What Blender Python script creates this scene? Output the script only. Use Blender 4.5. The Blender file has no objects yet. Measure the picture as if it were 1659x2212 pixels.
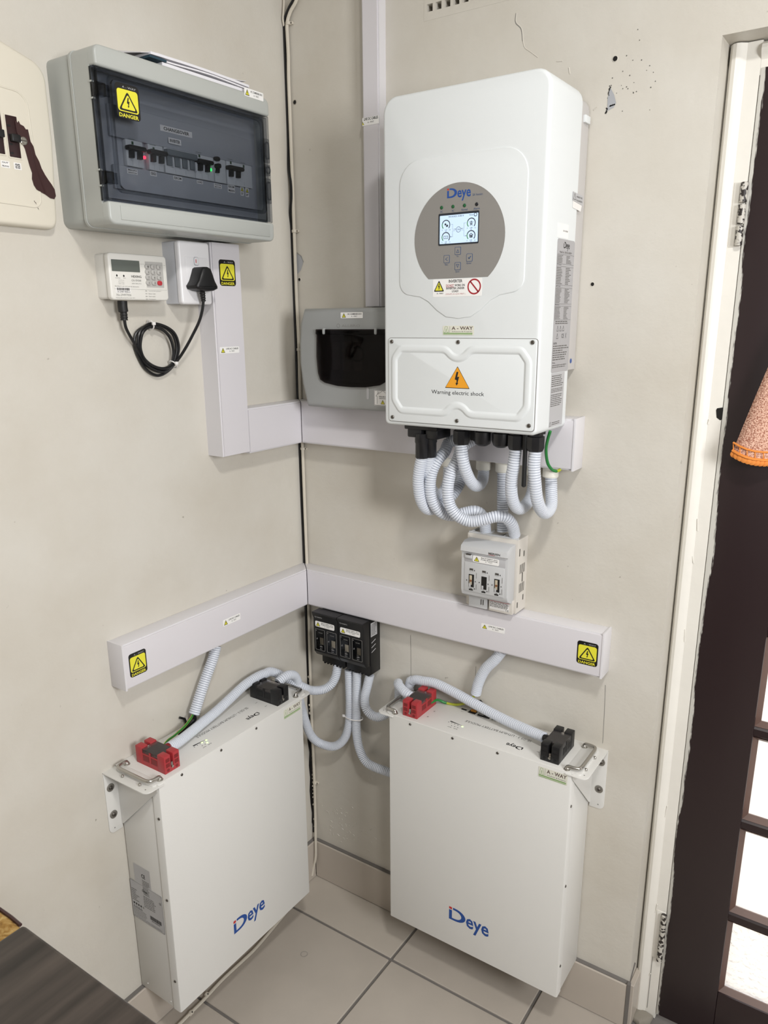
import bpy, bmesh, math, random
from mathutils import Vector, Matrix

random.seed(4)
SC = bpy.context.scene
COL = SC.collection

# ------------------------------------------------------------------ camera
cam_d = bpy.data.cameras.new('camera')
cam = bpy.data.objects.new('camera', cam_d)
COL.objects.link(cam)
YAW, PITCH, ROLL = 0.6020, -0.2727, -0.0098
_cy, _sy, _cp, _sp = math.cos(YAW), math.sin(YAW), math.cos(PITCH), math.sin(PITCH)
_d = Vector((-_sy*_cp, _cy*_cp, _sp)); _r = Vector((_cy, _sy, 0)); _u = _r.cross(_d)
_c, _s = math.cos(ROLL), math.sin(ROLL)
_r, _u = _c*_r + _s*_u, -_s*_r + _c*_u
_m = Matrix((( _r.x, _u.x, -_d.x), (_r.y, _u.y, -_d.y), (_r.z, _u.z, -_d.z))).to_4x4()
_m.translation = (1.2309, -1.4558, 1.559)
cam.matrix_world = _m
cam_d.sensor_fit = 'VERTICAL'
cam_d.sensor_height = 24.0
cam_d.sensor_width = 18.0
cam_d.lens = 1656.82/2212*24.0
cam_d.shift_x = 14.52/2212
cam_d.shift_y = 45.55/2212
cam_d.clip_start = 0.02
SC.camera = cam

# ------------------------------------------------------------------ world, lights, exposure
w = bpy.data.worlds.new('sky'); SC.world = w
w.use_nodes = True
bg = w.node_tree.nodes['Background']
bg.inputs[0].default_value = (1.0, 0.97, 0.95, 1)
bg.inputs[1].default_value = 3.6

def area(name, loc, target, sx, sy, power, color, shape='RECTANGLE'):
    l = bpy.data.lights.new(name, 'AREA')
    l.shape = shape; l.size = sx
    if shape in ('RECTANGLE', 'ELLIPSE'): l.size_y = sy
    l.energy = power; l.color = color
    o = bpy.data.objects.new(name, l); COL.objects.link(o)
    o.location = loc
    o.rotation_euler = (Vector(target) - Vector(loc)).to_track_quat('-Z', 'Y').to_euler()
    return o
area('window_daylight', (2.55, -1.32, 1.74), (0.2, -0.5, 1.1), 0.62, 0.62, 39, (0.985, 0.99, 1.0))
area('ceiling_lamp', (1.38, -1.22, 2.62), (1.38, -1.22, 0), 0.22, 0.22, 20, (1.0, 0.975, 0.94), 'DISK')
area('back_window_daylight', (1.1, -3.05, 1.75), (0.9, 0, 1.5), 1.3, 1.1, 4.5, (0.93, 0.97, 1.0))

SC.view_settings.view_transform = 'Standard'
SC.view_settings.look = 'None'
SC.view_settings.gamma = 1.0
SC.view_settings.use_curve_mapping = False
SC.view_settings.exposure = 0.0

# ------------------------------------------------------------------ materials
def lin(c):
    c = c.lstrip('#')
    v = [int(c[i:i+2], 16)/255 for i in (0, 2, 4)]
    return tuple(x/12.92 if x <= .04045 else ((x+.055)/1.055)**2.4 for x in v) + (1,)

MATS = {}
def mat(name, col, rough=.5, metal=0.0, spec=.5, emit=None, estr=0, bump=0, bscale=200, var=0, vscale=3, coat=0):
    m = bpy.data.materials.new(name); m.use_nodes = True
    nt = m.node_tree; b = nt.nodes['Principled BSDF']
    c = lin(col) if isinstance(col, str) else col
    b.inputs['Base Color'].default_value = c
    b.inputs['Roughness'].default_value = rough
    b.inputs['Metallic'].default_value = metal
    b.inputs['Specular IOR Level'].default_value = spec
    if coat: b.inputs['Coat Weight'].default_value = coat
    if emit:
        b.inputs['Emission Color'].default_value = lin(emit); b.inputs['Emission Strength'].default_value = estr
    if bump or var:
        tc = nt.nodes.new('ShaderNodeTexCoord')
    if bump:
        n = nt.nodes.new('ShaderNodeTexNoise'); n.inputs['Scale'].default_value = bscale; n.inputs['Detail'].default_value = 3
        bp = nt.nodes.new('ShaderNodeBump'); bp.inputs['Strength'].default_value = bump; bp.inputs['Distance'].default_value = .002
        nt.links.new(tc.outputs['Object'], n.inputs['Vector']); nt.links.new(n.outputs['Fac'], bp.inputs['Height'])
        nt.links.new(bp.outputs['Normal'], b.inputs['Normal'])
    if var:
        n = nt.nodes.new('ShaderNodeTexNoise'); n.inputs['Scale'].default_value = vscale; n.inputs['Detail'].default_value = 5
        nt.links.new(tc.outputs['Object'], n.inputs['Vector'])
        mx = nt.nodes.new('ShaderNodeMix'); mx.data_type = 'RGBA'
        mx.inputs[6].default_value = tuple(x*(1-var) for x in c[:3]) + (1,)
        mx.inputs[7].default_value = tuple(min(1, x*(1+var)) for x in c[:3]) + (1,)
        nt.links.new(n.outputs['Fac'], mx.inputs[0]); nt.links.new(mx.outputs[2], b.inputs['Base Color'])
    MATS[name] = m
    return m

def clear_sheet(name, tint, ior=1.22, rough=.05, haze=0.0, hazecol='#ffffff'):
    """thin tinted plastic or glass: transparent with a tint, a little gloss, a little haze"""
    m = bpy.data.materials.new(name); m.use_nodes = True
    nt = m.node_tree; nt.nodes.remove(nt.nodes['Principled BSDF'])
    out = nt.nodes['Material Output']
    t = nt.nodes.new('ShaderNodeBsdfTransparent'); t.inputs[0].default_value = lin(tint)
    g = nt.nodes.new('ShaderNodeBsdfGlossy'); g.inputs['Roughness'].default_value = rough
    lw = nt.nodes.new('ShaderNodeFresnel'); lw.inputs['IOR'].default_value = ior
    mx = nt.nodes.new('ShaderNodeMixShader')
    nt.links.new(lw.outputs[0], mx.inputs[0]); nt.links.new(t.outputs[0], mx.inputs[1]); nt.links.new(g.outputs[0], mx.inputs[2])
    last = mx
    if haze:
        df = nt.nodes.new('ShaderNodeBsdfDiffuse'); df.inputs[0].default_value = lin(hazecol)
        m2 = nt.nodes.new('ShaderNodeMixShader'); m2.inputs[0].default_value = haze
        nt.links.new(mx.outputs[0], m2.inputs[1]); nt.links.new(df.outputs[0], m2.inputs[2]); last = m2
    nt.links.new(last.outputs[0], out.inputs[0])
    MATS[name] = m
    return m

def wall_material(name, col, dark, rough=.42):
    m = mat(name, col, rough)
    nt = m.node_tree; b = nt.nodes['Principled BSDF']
    tc = nt.nodes.new('ShaderNodeTexCoord')
    n1 = nt.nodes.new('ShaderNodeTexNoise'); n1.inputs['Scale'].default_value = 3.2; n1.inputs['Detail'].default_value = 6; n1.inputs['Roughness'].default_value = .55
    rp = nt.nodes.new('ShaderNodeValToRGB'); rp.color_ramp.elements[0].position = .3; rp.color_ramp.elements[1].position = .62
    rp.color_ramp.elements[0].color = lin(dark); rp.color_ramp.elements[1].color = lin(col)
    nt.links.new(tc.outputs['Object'], n1.inputs['Vector']); nt.links.new(n1.outputs['Fac'], rp.inputs[0])
    # small scattered specks of dirt
    n2 = nt.nodes.new('ShaderNodeTexNoise'); n2.inputs['Scale'].default_value = 55; n2.inputs['Detail'].default_value = 2
    r2 = nt.nodes.new('ShaderNodeValToRGB'); r2.color_ramp.elements[0].position = .2; r2.color_ramp.elements[1].position = .26
    r2.color_ramp.elements[0].color = lin('#8c8478'); r2.color_ramp.elements[1].color = (1, 1, 1, 1)
    mx = nt.nodes.new('ShaderNodeMix'); mx.data_type = 'RGBA'; mx.blend_type = 'MULTIPLY'; mx.inputs[0].default_value = .6
    nt.links.new(tc.outputs['Object'], n2.inputs['Vector']); nt.links.new(n2.outputs['Fac'], r2.inputs[0])
    nt.links.new(rp.outputs[0], mx.inputs[6]); nt.links.new(r2.outputs[0], mx.inputs[7])
    nt.links.new(mx.outputs[2], b.inputs['Base Color'])
    # trowel marks and brush relief
    n3 = nt.nodes.new('ShaderNodeTexNoise'); n3.inputs['Scale'].default_value = 11; n3.inputs['Detail'].default_value = 8; n3.inputs['Roughness'].default_value = .6
    n4 = nt.nodes.new('ShaderNodeTexNoise'); n4.inputs['Scale'].default_value = 160; n4.inputs['Detail'].default_value = 2
    ad = nt.nodes.new('ShaderNodeMath'); ad.operation = 'MULTIPLY_ADD'; ad.inputs[1].default_value = .07
    bp = nt.nodes.new('ShaderNodeBump'); bp.inputs['Strength'].default_value = .35; bp.inputs['Distance'].default_value = .006
    nt.links.new(tc.outputs['Object'], n3.inputs['Vector']); nt.links.new(tc.outputs['Object'], n4.inputs['Vector'])
    nt.links.new(n4.outputs['Fac'], ad.inputs[0]); nt.links.new(n3.outputs['Fac'], ad.inputs[2])
    nt.links.new(ad.outputs[0], bp.inputs['Height']); nt.links.new(bp.outputs['Normal'], b.inputs['Normal'])
    return m

wall_material('wall_paint', '#d0ccc3', '#c6c0b4')
mat('far_wall', '#857d74', .6)
mat('frame_paint', '#e8e5dd', .3, bump=.35, bscale=45, var=.05, vscale=14)
mat('ceiling_paint', '#c4c2bd', .8)
mat('tile', '#b2aaa0', .33, var=.10, vscale=9, bump=.12, bscale=60)
mat('tile_pale', '#b8b0a5', .33, var=.09, vscale=7, bump=.12, bscale=60)
mat('skirting_tile', '#bbb2a7', .35, var=.07, vscale=9)
mat('grout', '#6f6b67', .9, var=.12, vscale=60)
mat('trunk_white', '#d8d6d9', .38)
mat('trunk_lid', '#d5d2d6', .36)
mat('inverter_white', '#dfe3e4', .42, bump=.06, bscale=900)
mat('inverter_side', '#e6e4de', .42, bump=.06, bscale=900)
mat('inverter_grey', '#8b8884', .5)
mat('heatsink', '#c2bfbd', .45, .15)
mat('battery_white', '#dad9d5', .45, bump=.08, bscale=700)
mat('steel', '#b9b6b0', .28, 1.0)
mat('dark_steel', '#77736e', .4, 1.0)
mat('washer', '#8f8c86', .45, .8)
mat('enclosure_grey', '#aaada9', .34)
mat('enclosure_light', '#b2b5b1', .34)
mat('inner_plate', '#a9acb2', .5)
mat('breaker_white', '#d4d6d8', .45)
mat('breaker_grey', '#6c7378', .5)
mat('box_grey', '#9c9e9d', .42)
mat('black', '#121214', .42)
mat('black_matte', '#0c0c0d', .65)
mat('gland', '#17171a', .38)
mat('rubber', '#141414', .55)
mat('cable_black', '#101012', .33)
mat('red', '#a93338', .42)
mat('red_dark', '#7a1a1d', .5)
mat('white_plastic', '#e8e6e4', .35)
mat('socket_white', '#e9e8ea', .28)
mat('socket_side', '#c3c5ca', .4)
mat('meter_white', '#e3e1db', .4)
mat('meter_key', '#b8b6b2', .45)
mat('key_red', '#c4303c', .45)
mat('lcd_grey', '#5d625c', .25)
mat('conduit', '#d6dbe4', .42)
mat('conduit_adaptor', '#e4e2d8', .42)
mat('isolator_grey', '#c4c5c6', .45)
mat('isolator_beige', '#cfcac2', .5)
mat('isolator_dark', '#4a4743', .5)
mat('fuse_cream', '#b9ae98', .5, var=.2, vscale=60)
mat('iso_black', '#0f0f11', .38)
mat('panel_cream', '#d9d3c4', .42, bump=.25, bscale=25, var=.03, vscale=6)
mat('breaker_brown', '#2c1517', .32)
mat('bare_brown', '#3a2020', .34)
mat('cable_paint', '#cfc8ba', .45, bump=.3, bscale=90)
mat('plaster', '#8d877c', .9, bump=.5, bscale=120)
mat('hole_dark', '#15120f', .9)
mat('peel_grey', '#a7a9ad', .6)
mat('paper', '#e4e3e8', .7)
mat('paper_blue', '#1d3b4a', .6)
mat('green_wire', '#1f7a35', .4)
mat('yellow_wire', '#a9b035', .4)
mat('label_white', '#eceae8', .4)
mat('label_cream', '#dddccf', .45)
mat('label_grey', '#b6b6b8', .45)
mat('label_silver', '#aaa9ab', .42)
mat('ink', '#171717', .5)
mat('ink_grey', '#55534f', .5)
mat('ink_soft', '#8b8a87', .5)
mat('sticker_black', '#0f0f10', .4)
mat('sticker_yellow', '#e3dc3c', .45)
mat('sticker_orange', '#eda224', .45)
mat('sticker_white', '#f1f0ee', .42)
mat('sticker_red', '#a3202c', .45)
mat('logo_blue', '#1c4b97', .45)
mat('logo_red', '#c4302f', .45)
mat('logo_brown', '#5d4d48', .5)
mat('logo_green', '#6f9a4e', .5)
mat('panel_blue', '#33507a', .5)
mat('screen_frame', '#20262f', .4)
mat('screen_glow', '#b9cfe6', .3, emit='#bcd2ea', estr=.5)
mat('screen_ink', '#2b3038', .4)
mat('screen_green', '#3f8a3a', .4)
mat('led_green', '#3dfc6c', .3, emit='#23f552', estr=5)
mat('led_red', '#ff4a5e', .3, emit='#ff2a44', estr=5)
mat('led_lime', '#d7ffb0', .3, emit='#b8ff7a', estr=2.5)
mat('led_dim', '#1f5a34', .25)
mat('led_dark', '#1b1c22', .25)
mat('outside_paving', '#b3aca1', .9)
mat('hedge', '#6f7f2c', .8, var=.4, vscale=8)
mat('bead_brown', '#5e4840', .4)
mat('orange_trim', '#e08a3c', .8)
mat('port_orange', '#c98a2c', .5)
mat('port_green', '#2c4a35', .5)
mat('copper', '#b47a58', .35, .9)
clear_sheet('smoked_door', '#d8dadd')
clear_sheet('smoked_dark', '#b3aaa9')
clear_sheet('clear_cover', '#f2f0f0', haze=.03, hazecol='#d8d2d0', rough=.12)
clear_sheet('clear_fuse', '#d4d6da')

def glass_material(name, scale, strength):
    m = bpy.data.materials.new(name); m.use_nodes = True
    nt = m.node_tree; nt.nodes.remove(nt.nodes['Principled BSDF']); out = nt.nodes['Material Output']
    t = nt.nodes.new('ShaderNodeBsdfTransparent'); t.inputs[0].default_value = (.93, .93, .93, 1)
    rf = nt.nodes.new('ShaderNodeBsdfRefraction'); rf.inputs['IOR'].default_value = 1.25; rf.inputs['Roughness'].default_value = .05
    tl = nt.nodes.new('ShaderNodeBsdfTranslucent'); tl.inputs[0].default_value = (.9, .9, .9, 1)
    gl = nt.nodes.new('ShaderNodeBsdfGlossy'); gl.inputs['Roughness'].default_value = .08
    tc = nt.nodes.new('ShaderNodeTexCoord'); v = nt.nodes.new('ShaderNodeTexNoise'); v.inputs['Scale'].default_value = scale; v.inputs['Detail'].default_value = 2
    bp = nt.nodes.new('ShaderNodeBump'); bp.inputs['Strength'].default_value = strength; bp.inputs['Distance'].default_value = .01
    nt.links.new(tc.outputs['Object'], v.inputs['Vector']); nt.links.new(v.outputs['Fac'], bp.inputs['Height'])
    nt.links.new(bp.outputs['Normal'], rf.inputs['Normal']); nt.links.new(bp.outputs['Normal'], gl.inputs['Normal'])
    a = nt.nodes.new('ShaderNodeMixShader'); a.inputs[0].default_value = .5
    nt.links.new(t.outputs[0], a.inputs[1]); nt.links.new(rf.outputs[0], a.inputs[2])
    b = nt.nodes.new('ShaderNodeMixShader'); b.inputs[0].default_value = .22
    nt.links.new(a.outputs[0], b.inputs[1]); nt.links.new(tl.outputs[0], b.inputs[2])
    c = nt.nodes.new('ShaderNodeMixShader'); c.inputs[0].default_value = .05
    nt.links.new(b.outputs[0], c.inputs[1]); nt.links.new(gl.outputs[0], c.inputs[2])
    nt.links.new(c.outputs[0], out.inputs[0]); MATS[name] = m
glass_material('pane_plain', 6, .1)
glass_material('pane_obscure', 90, .8)

def door_paint():
    """dark brown gloss; white paint smeared along the hinge edge"""
    m = mat('door_brown', '#2a1b1d', .36); nt = m.node_tree; b = nt.nodes['Principled BSDF']
    tc = nt.nodes.new('ShaderNodeTexCoord'); sp = nt.nodes.new('ShaderNodeSeparateXYZ')
    nt.links.new(tc.outputs['Object'], sp.inputs[0])
    mp = nt.nodes.new('ShaderNodeMapping'); mp.inputs['Scale'].default_value = (0, 0, 3.1)
    n = nt.nodes.new('ShaderNodeTexNoise'); n.inputs['Scale'].default_value = 1.0; n.inputs['Detail'].default_value = 3
    nt.links.new(tc.outputs['Object'], mp.inputs[0]); nt.links.new(mp.outputs[0], n.inputs['Vector'])
    mp2 = nt.nodes.new('ShaderNodeMapping'); mp2.inputs['Scale'].default_value = (500, 500, 60)
    n2 = nt.nodes.new('ShaderNodeTexNoise'); n2.inputs['Scale'].default_value = 1.0; n2.inputs['Detail'].default_value = 4
    nt.links.new(tc.outputs['Object'], mp2.inputs[0]); nt.links.new(mp2.outputs[0], n2.inputs['Vector'])
    def mth(op, a, bb, cc=None):
        q = nt.nodes.new('ShaderNodeMath'); q.operation = op
        for i, v in enumerate((a, bb, cc)):
            if v is None: continue
            if isinstance(v, (int, float)): q.inputs[i].default_value = v
            else: nt.links.new(v, q.inputs[i])
        return q.outputs[0]
    width = mth('MULTIPLY_ADD', n.outputs['Fac'], .040, -.0125)       # metres from the hinge edge
    ragged = mth('MULTIPLY_ADD', n2.outputs['Fac'], .009, -.0045)
    edge = mth('ADD', width, ragged)
    fac = mth('SUBTRACT', edge, sp.outputs['X'])
    fac = mth('MULTIPLY', fac, 450); 
    cl = nt.nodes.new('ShaderNodeClamp'); nt.links.new(fac, cl.inputs[0])
    mx = nt.nodes.new('ShaderNodeMix'); mx.data_type = 'RGBA'
    mx.inputs[6].default_value = lin('#26191b'); mx.inputs[7].default_value = lin('#cfcdc6')
    nt.links.new(cl.outputs[0], mx.inputs[0]); nt.links.new(mx.outputs[2], b.inputs['Base Color'])
door_paint()

def flaked_paint():
    m = mat('flaked_paint', '#bdb9b0', .5); nt = m.node_tree; b = nt.nodes['Principled BSDF']
    tc = nt.nodes.new('ShaderNodeTexCoord'); n = nt.nodes.new('ShaderNodeTexNoise'); n.inputs['Scale'].default_value = 120; n.inputs['Detail'].default_value = 5
    r = nt.nodes.new('ShaderNodeValToRGB'); r.color_ramp.elements[0].position = .47; r.color_ramp.elements[1].position = .52
    r.color_ramp.elements[0].color = lin('#2a2422'); r.color_ramp.elements[1].color = lin('#c2beb5')
    nt.links.new(tc.outputs['Object'], n.inputs['Vector']); nt.links.new(n.outputs['Fac'], r.inputs[0]); nt.links.new(r.outputs[0], b.inputs['Base Color'])
flaked_paint()

def wood_table():
    m = mat('table_wood', '#362d28', .36); nt = m.node_tree; b = nt.nodes['Principled BSDF']
    tc = nt.nodes.new('ShaderNodeTexCoord'); mp = nt.nodes.new('ShaderNodeMapping'); mp.inputs['Scale'].default_value = (46, 3.2, 10)
    n = nt.nodes.new('ShaderNodeTexNoise'); n.inputs['Scale'].default_value = 1.0; n.inputs['Detail'].default_value = 6
    r = nt.nodes.new('ShaderNodeValToRGB'); r.color_ramp.elements[0].position = .3; r.color_ramp.elements[1].position = .75
    r.color_ramp.elements[0].color = lin('#1b1512'); r.color_ramp.elements[1].color = lin('#4e453f')
    nt.links.new(tc.outputs['Object'], mp.inputs[0]); nt.links.new(mp.outputs[0], n.inputs['Vector'])
    nt.links.new(n.outputs['Fac'], r.inputs[0]); nt.links.new(r.outputs[0], b.inputs['Base Color'])
wood_table()

def pad_material():
    m = mat('pad_gold', '#a58048', .9); nt = m.node_tree; b = nt.nodes['Principled BSDF']
    tc = nt.nodes.new('ShaderNodeTexCoord'); n = nt.nodes.new('ShaderNodeTexNoise'); n.inputs['Scale'].default_value = 70; n.inputs['Detail'].default_value = 5; n.inputs['Distortion'].default_value = 1.2
    r = nt.nodes.new('ShaderNodeValToRGB'); r.color_ramp.elements[0].position = .3; r.color_ramp.elements[1].position = .7
    r.color_ramp.elements[0].color = lin('#6b4a22'); r.color_ramp.elements[1].color = lin('#c2a56a')
    e = r.color_ramp.elements.new(.5); e.color = lin('#a27c3f')
    nt.links.new(tc.outputs['Object'], n.inputs['Vector']); nt.links.new(n.outputs['Fac'], r.inputs[0]); nt.links.new(r.outputs[0], b.inputs['Base Color'])
pad_material()

def towel_material():
    m = mat('towel', '#c99a86', .95, bump=1.0, bscale=420); nt = m.node_tree; b = nt.nodes['Principled BSDF']
    tc = nt.nodes.new('ShaderNodeTexCoord'); n = nt.nodes.new('ShaderNodeTexNoise'); n.inputs['Scale'].default_value = 420; n.inputs['Detail'].default_value = 2
    r = nt.nodes.new('ShaderNodeValToRGB'); r.color_ramp.elements[0].position = .38; r.color_ramp.elements[1].position = .6
    r.color_ramp.elements[0].color = lin('#a06a56'); r.color_ramp.elements[1].color = lin('#e6bca6')
    nt.links.new(tc.outputs['Object'], n.inputs['Vector']); nt.links.new(n.outputs['Fac'], r.inputs[0]); nt.links.new(r.outputs[0], b.inputs['Base Color'])
towel_material()

# ------------------------------------------------------------------ mesh building
# wall coordinates: u along the wall to the right, n out of the wall, z up
class Plane2:
    def __init__(s, o=(0, 0, 0), du=(1, 0, 0), dv=(0, 0, 1), dn=(0, 1, 0)):
        s.o, s.du, s.dv, s.dn = Vector(o), Vector(du), Vector(dv), Vector(dn)
    def __call__(s, x, y, h=0):
        return s.o + s.du*x + s.dv*y + s.dn*h
FACE = Plane2()

def rr(x0, x1, y0, y1, r, k=4, corners='1111'):
    """rounded rectangle, counter-clockwise from bottom left; r a number or four radii (bl, br, tr, tl)"""
    R = [r]*4 if isinstance(r, (int, float)) else r
    out = []
    for (cx, cy, a0, q) in ((x0, y0, 180, R[0]), (x1, y0, 270, R[1]), (x1, y1, 0, R[2]), (x0, y1, 90, R[3])):
        if q <= 0: out.append((cx, cy)); continue
        ox = cx + q if cx == x0 else cx - q; oy = cy + q if cy == y0 else cy - q
        for i in range(k+1):
            a = math.radians(a0 + 90*i/k); out.append((ox + q*math.cos(a), oy + q*math.sin(a)))
    return out

def circ(x, y, r, k=20, ry=None):
    return [(x + r*math.cos(2*math.pi*i/k), y + (ry or r)*math.sin(2*math.pi*i/k)) for i in range(k)]

TEXT = {}
def glyphs(s, bold):
    key = (s, bold)
    if key not in TEXT:
        c = bpy.data.curves.new('t', 'FONT'); c.body = s; c.resolution_u = 2; c.fill_mode = 'FRONT'
        c.offset = (.022 if bold is True else bold) if bold else 0
        c.space_line = .95
        o = bpy.data.objects.new('t', c); COL.objects.link(o)
        dg = bpy.context.evaluated_depsgraph_get()
        me = o.evaluated_get(dg).to_mesh()
        v = [(p.co.x, p.co.y) for p in me.vertices]; f = [tuple(p.vertices) for p in me.polygons]
        o.evaluated_get(dg).to_mesh_clear()
        bpy.data.objects.remove(o); bpy.data.curves.remove(c)
        xs = [p[0] for p in v]; ys = [p[1] for p in v]
        TEXT[key] = (v, f, min(xs), max(xs), min(ys), max(ys))
    return TEXT[key]

class MB:
    def __init__(s): s.v = []; s.f = []; s.fm = []; s.names = []
    def mi(s, m):
        if m not in s.names: s.names.append(m)
        return s.names.index(m)
    def add(s, vs, fs, m):
        b = len(s.v); s.v += [tuple(p) for p in vs]; k = s.mi(m)
        for f in fs: s.f.append(tuple(b+i for i in f)); s.fm.append(k)
        return s
    def _bm(s, bm, m):
        bm.verts.index_update()
        s.add([tuple(v.co) for v in bm.verts], [[v.index for v in f.verts] for f in bm.faces], m); bm.free(); return s
    def box(s, u0, u1, n0, n1, z0, z1, m, bev=0, seg=2):
        if u0 > u1: u0, u1 = u1, u0
        if not bev:
            vs = [(u, n, z) for u in (u0, u1) for n in (n0, n1) for z in (z0, z1)]
            return s.add(vs, [(0,1,3,2),(4,6,7,5),(0,4,5,1),(2,3,7,6),(0,2,6,4),(1,5,7,3)], m)
        bm = bmesh.new(); bmesh.ops.create_cube(bm, size=1)
        for v in bm.verts:
            v.co = ((u0+u1)/2 + v.co.x*(u1-u0), (n0+n1)/2 + v.co.y*(n1-n0), (z0+z1)/2 + v.co.z*(z1-z0))
        bmesh.ops.bevel(bm, geom=bm.edges[:], offset=bev, segments=seg, affect='EDGES', profile=.5)
        return s._bm(bm, m)
    def poly(s, pts, h, m, pl=FACE):
        return s.add([pl(x, y, h) for x, y in pts], [tuple(range(len(pts)))], m)
    def prism(s, pts, h0, h1, m, pl=FACE, bev=0, seg=2, back=False, side=None):
        n = len(pts)
        rings = []
        if bev:
            cx = sum(p[0] for p in pts)/n; cy = sum(p[1] for p in pts)/n
            def inset(d):
                out = []
                for i in range(n):
                    a, b, c = Vector(pts[i-1]), Vector(pts[i]), Vector(pts[(i+1) % n])
                    e1 = (b-a); e2 = (c-b)
                    if e1.length < 1e-9 or e2.length < 1e-9: out.append(tuple(b)); continue
                    e1.normalize(); e2.normalize()
                    n1 = Vector((-e1.y, e1.x)); n2 = Vector((-e2.y, e2.x)); nn = n1 + n2
                    if nn.length < 1e-6: nn = n1
                    nn.normalize(); k = max(.35, nn.dot(n1))
                    out.append(tuple(b + nn*d/k))
                return out
            area2 = sum(pts[i-1][0]*pts[i][1]-pts[i][0]*pts[i-1][1] for i in range(n))
            sg = 1 if area2 > 0 else -1
            rings = [(pts, h0), ]
            dh = 1 if h1 > h0 else -1
            for i in range(seg+1):
                a = math.pi/2*i/seg
                rings.append((inset(sg*bev*(1-math.cos(a))), h1 - dh*bev*(1-math.sin(a))))
        else:
            rings = [(pts, h0), (pts, h1)]
        vs = [pl(x, y, h) for ps, h in rings for x, y in ps]
        fs = []
        for k in range(len(rings)-1):
            for i in range(n):
                j = (i+1) % n; fs.append((k*n+i, k*n+j, (k+1)*n+j, (k+1)*n+i))
        top = [tuple(range((len(rings)-1)*n, len(rings)*n))]
        bot = [tuple(reversed(range(n)))]
        if side:
            s.add(vs, fs + bot, side); return s.add(vs[(len(rings)-1)*n:], [tuple(range(n))], m)
        return s.add(vs, fs + top + bot, m)
    def ring(s, pts, inner, h, m, pl=FACE):
        n = len(pts)
        return s.add([pl(x, y, h) for x, y in pts] + [pl(x, y, h) for x, y in inner],
                     [(i, (i+1) % n, n+(i+1) % n, n+i) for i in range(n)], m)
    def frame(s, outer, inner, h0, h1, m, pl=FACE):
        n = len(outer)
        vs = [pl(x, y, h) for ps, h in ((outer, h0), (outer, h1), (inner, h1), (inner, h0)) for x, y in ps]
        fs = []
        for k in range(4):
            k2 = (k+1) % 4
            for i in range(n):
                j = (i+1) % n; fs.append((k*n+i, k*n+j, k2*n+j, k2*n+i))
        return s.add(vs, fs, m)
    def tube(s, path, r, m, seg=10, caps=True, closed=False, flat=None):
        P = [Vector(p) for p in path]; n = len(P)
        R = r if isinstance(r, (list, tuple)) else [r]*n
        T = []
        for i in range(n):
            a = P[i-1] if (i or closed) else P[0]; b = P[(i+1) % n] if (i < n-1 or closed) else P[-1]
            t = b - a
            T.append(t.normalized() if t.length > 1e-9 else (T[-1] if T else Vector((0, 0, 1))))
        x = T[0].orthogonal().normalized() if flat is None else (Vector(flat) - T[0]*Vector(flat).dot(T[0])).normalized()
        vs = []
        for i in range(n):
            x = x - T[i]*x.dot(T[i]); x.normalize(); y = T[i].cross(x)
            for k in range(seg):
                a = 2*math.pi*k/seg
                vs.append(P[i] + (x*math.cos(a) + y*math.sin(a))*R[i])
        fs = []
        for i in range(n if closed else n-1):
            j = (i+1) % n
            for k in range(seg):
                q = (k+1) % seg; fs.append((i*seg+k, i*seg+q, j*seg+q, j*seg+k))
        if caps and not closed:
            fs.append(tuple(reversed(range(seg)))); fs.append(tuple(range((n-1)*seg, n*seg)))
        return s.add(vs, fs, m)
    def turn(s, c, axis, prof, m, seg=20):
        """rings (radius, distance along axis) around an axis"""
        a = Vector(axis).normalized(); c = Vector(c); x = a.orthogonal().normalized(); y = a.cross(x)
        vs = []; n = len(prof)
        for r, h in prof:
            for k in range(seg):
                t = 2*math.pi*k/seg; vs.append(c + a*h + (x*math.cos(t) + y*math.sin(t))*max(r, 1e-5))
        fs = [(i*seg+k, i*seg+(k+1) % seg, (i+1)*seg+(k+1) % seg, (i+1)*seg+k) for i in range(n-1) for k in range(seg)]
        fs.append(tuple(reversed(range(seg)))); fs.append(tuple(range((n-1)*seg, n*seg)))
        return s.add(vs, fs, m)
    def ball(s, c, r, m, k=10):
        pr = [(r*math.sin(math.pi*i/k), -r*math.cos(math.pi*i/k)) for i in range(k+1)]
        return s.turn(c, (0, 0, 1), pr, m, 12)
    def text(s, t, x0, x1, y0, y1, h, m, pl=FACE, bold=False, keep=False):
        v, f, a, b, c, d = glyphs(t, bold)
        sx = (x1-x0)/max(b-a, 1e-6); sy = (y1-y0)/max(d-c, 1e-6)
        if keep: sx = sy
        return s.add([pl(x0 + (px-a)*sx, y0 + (py-c)*sy, h) for px, py in v], f, m)
    def stroke(s, pts, wd, h, m, pl=FACE, closed=False):
        P = [Vector(p) for p in pts]; n = len(P)
        for i in range(n if closed else n-1):
            a, b = P[i], P[(i+1) % n]; t = b-a
            if t.length < 1e-9: continue
            t.normalize(); q = Vector((-t.y, t.x))*wd/2; e = t*wd*.3
            s.poly([tuple(a-e+q), tuple(a-e-q), tuple(b+e-q), tuple(b+e+q)], h, m, pl)
        return s
    def lines(s, x0, x1, y0, y1, rows, h, m, pl=FACE, seed=1, fill=.5, short=.5):
        """rows of print too small to read: words as short dashes"""
        rg = random.Random(seed); dy = (y1-y0)/rows
        for i in range(rows):
            y = y1 - dy*(i+.5); x = x0; end = x1 - (x1-x0)*short*rg.random()
            while x < end - 1e-6:
                wd = min((.06+.13*rg.random())*(x1-x0), end-x)
                s.poly([(x, y-dy*fill/2), (x+wd, y-dy*fill/2), (x+wd, y+dy*fill/2), (x, y+dy*fill/2)], h, m, pl)
                x += wd + .025*(x1-x0)
        return s

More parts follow.
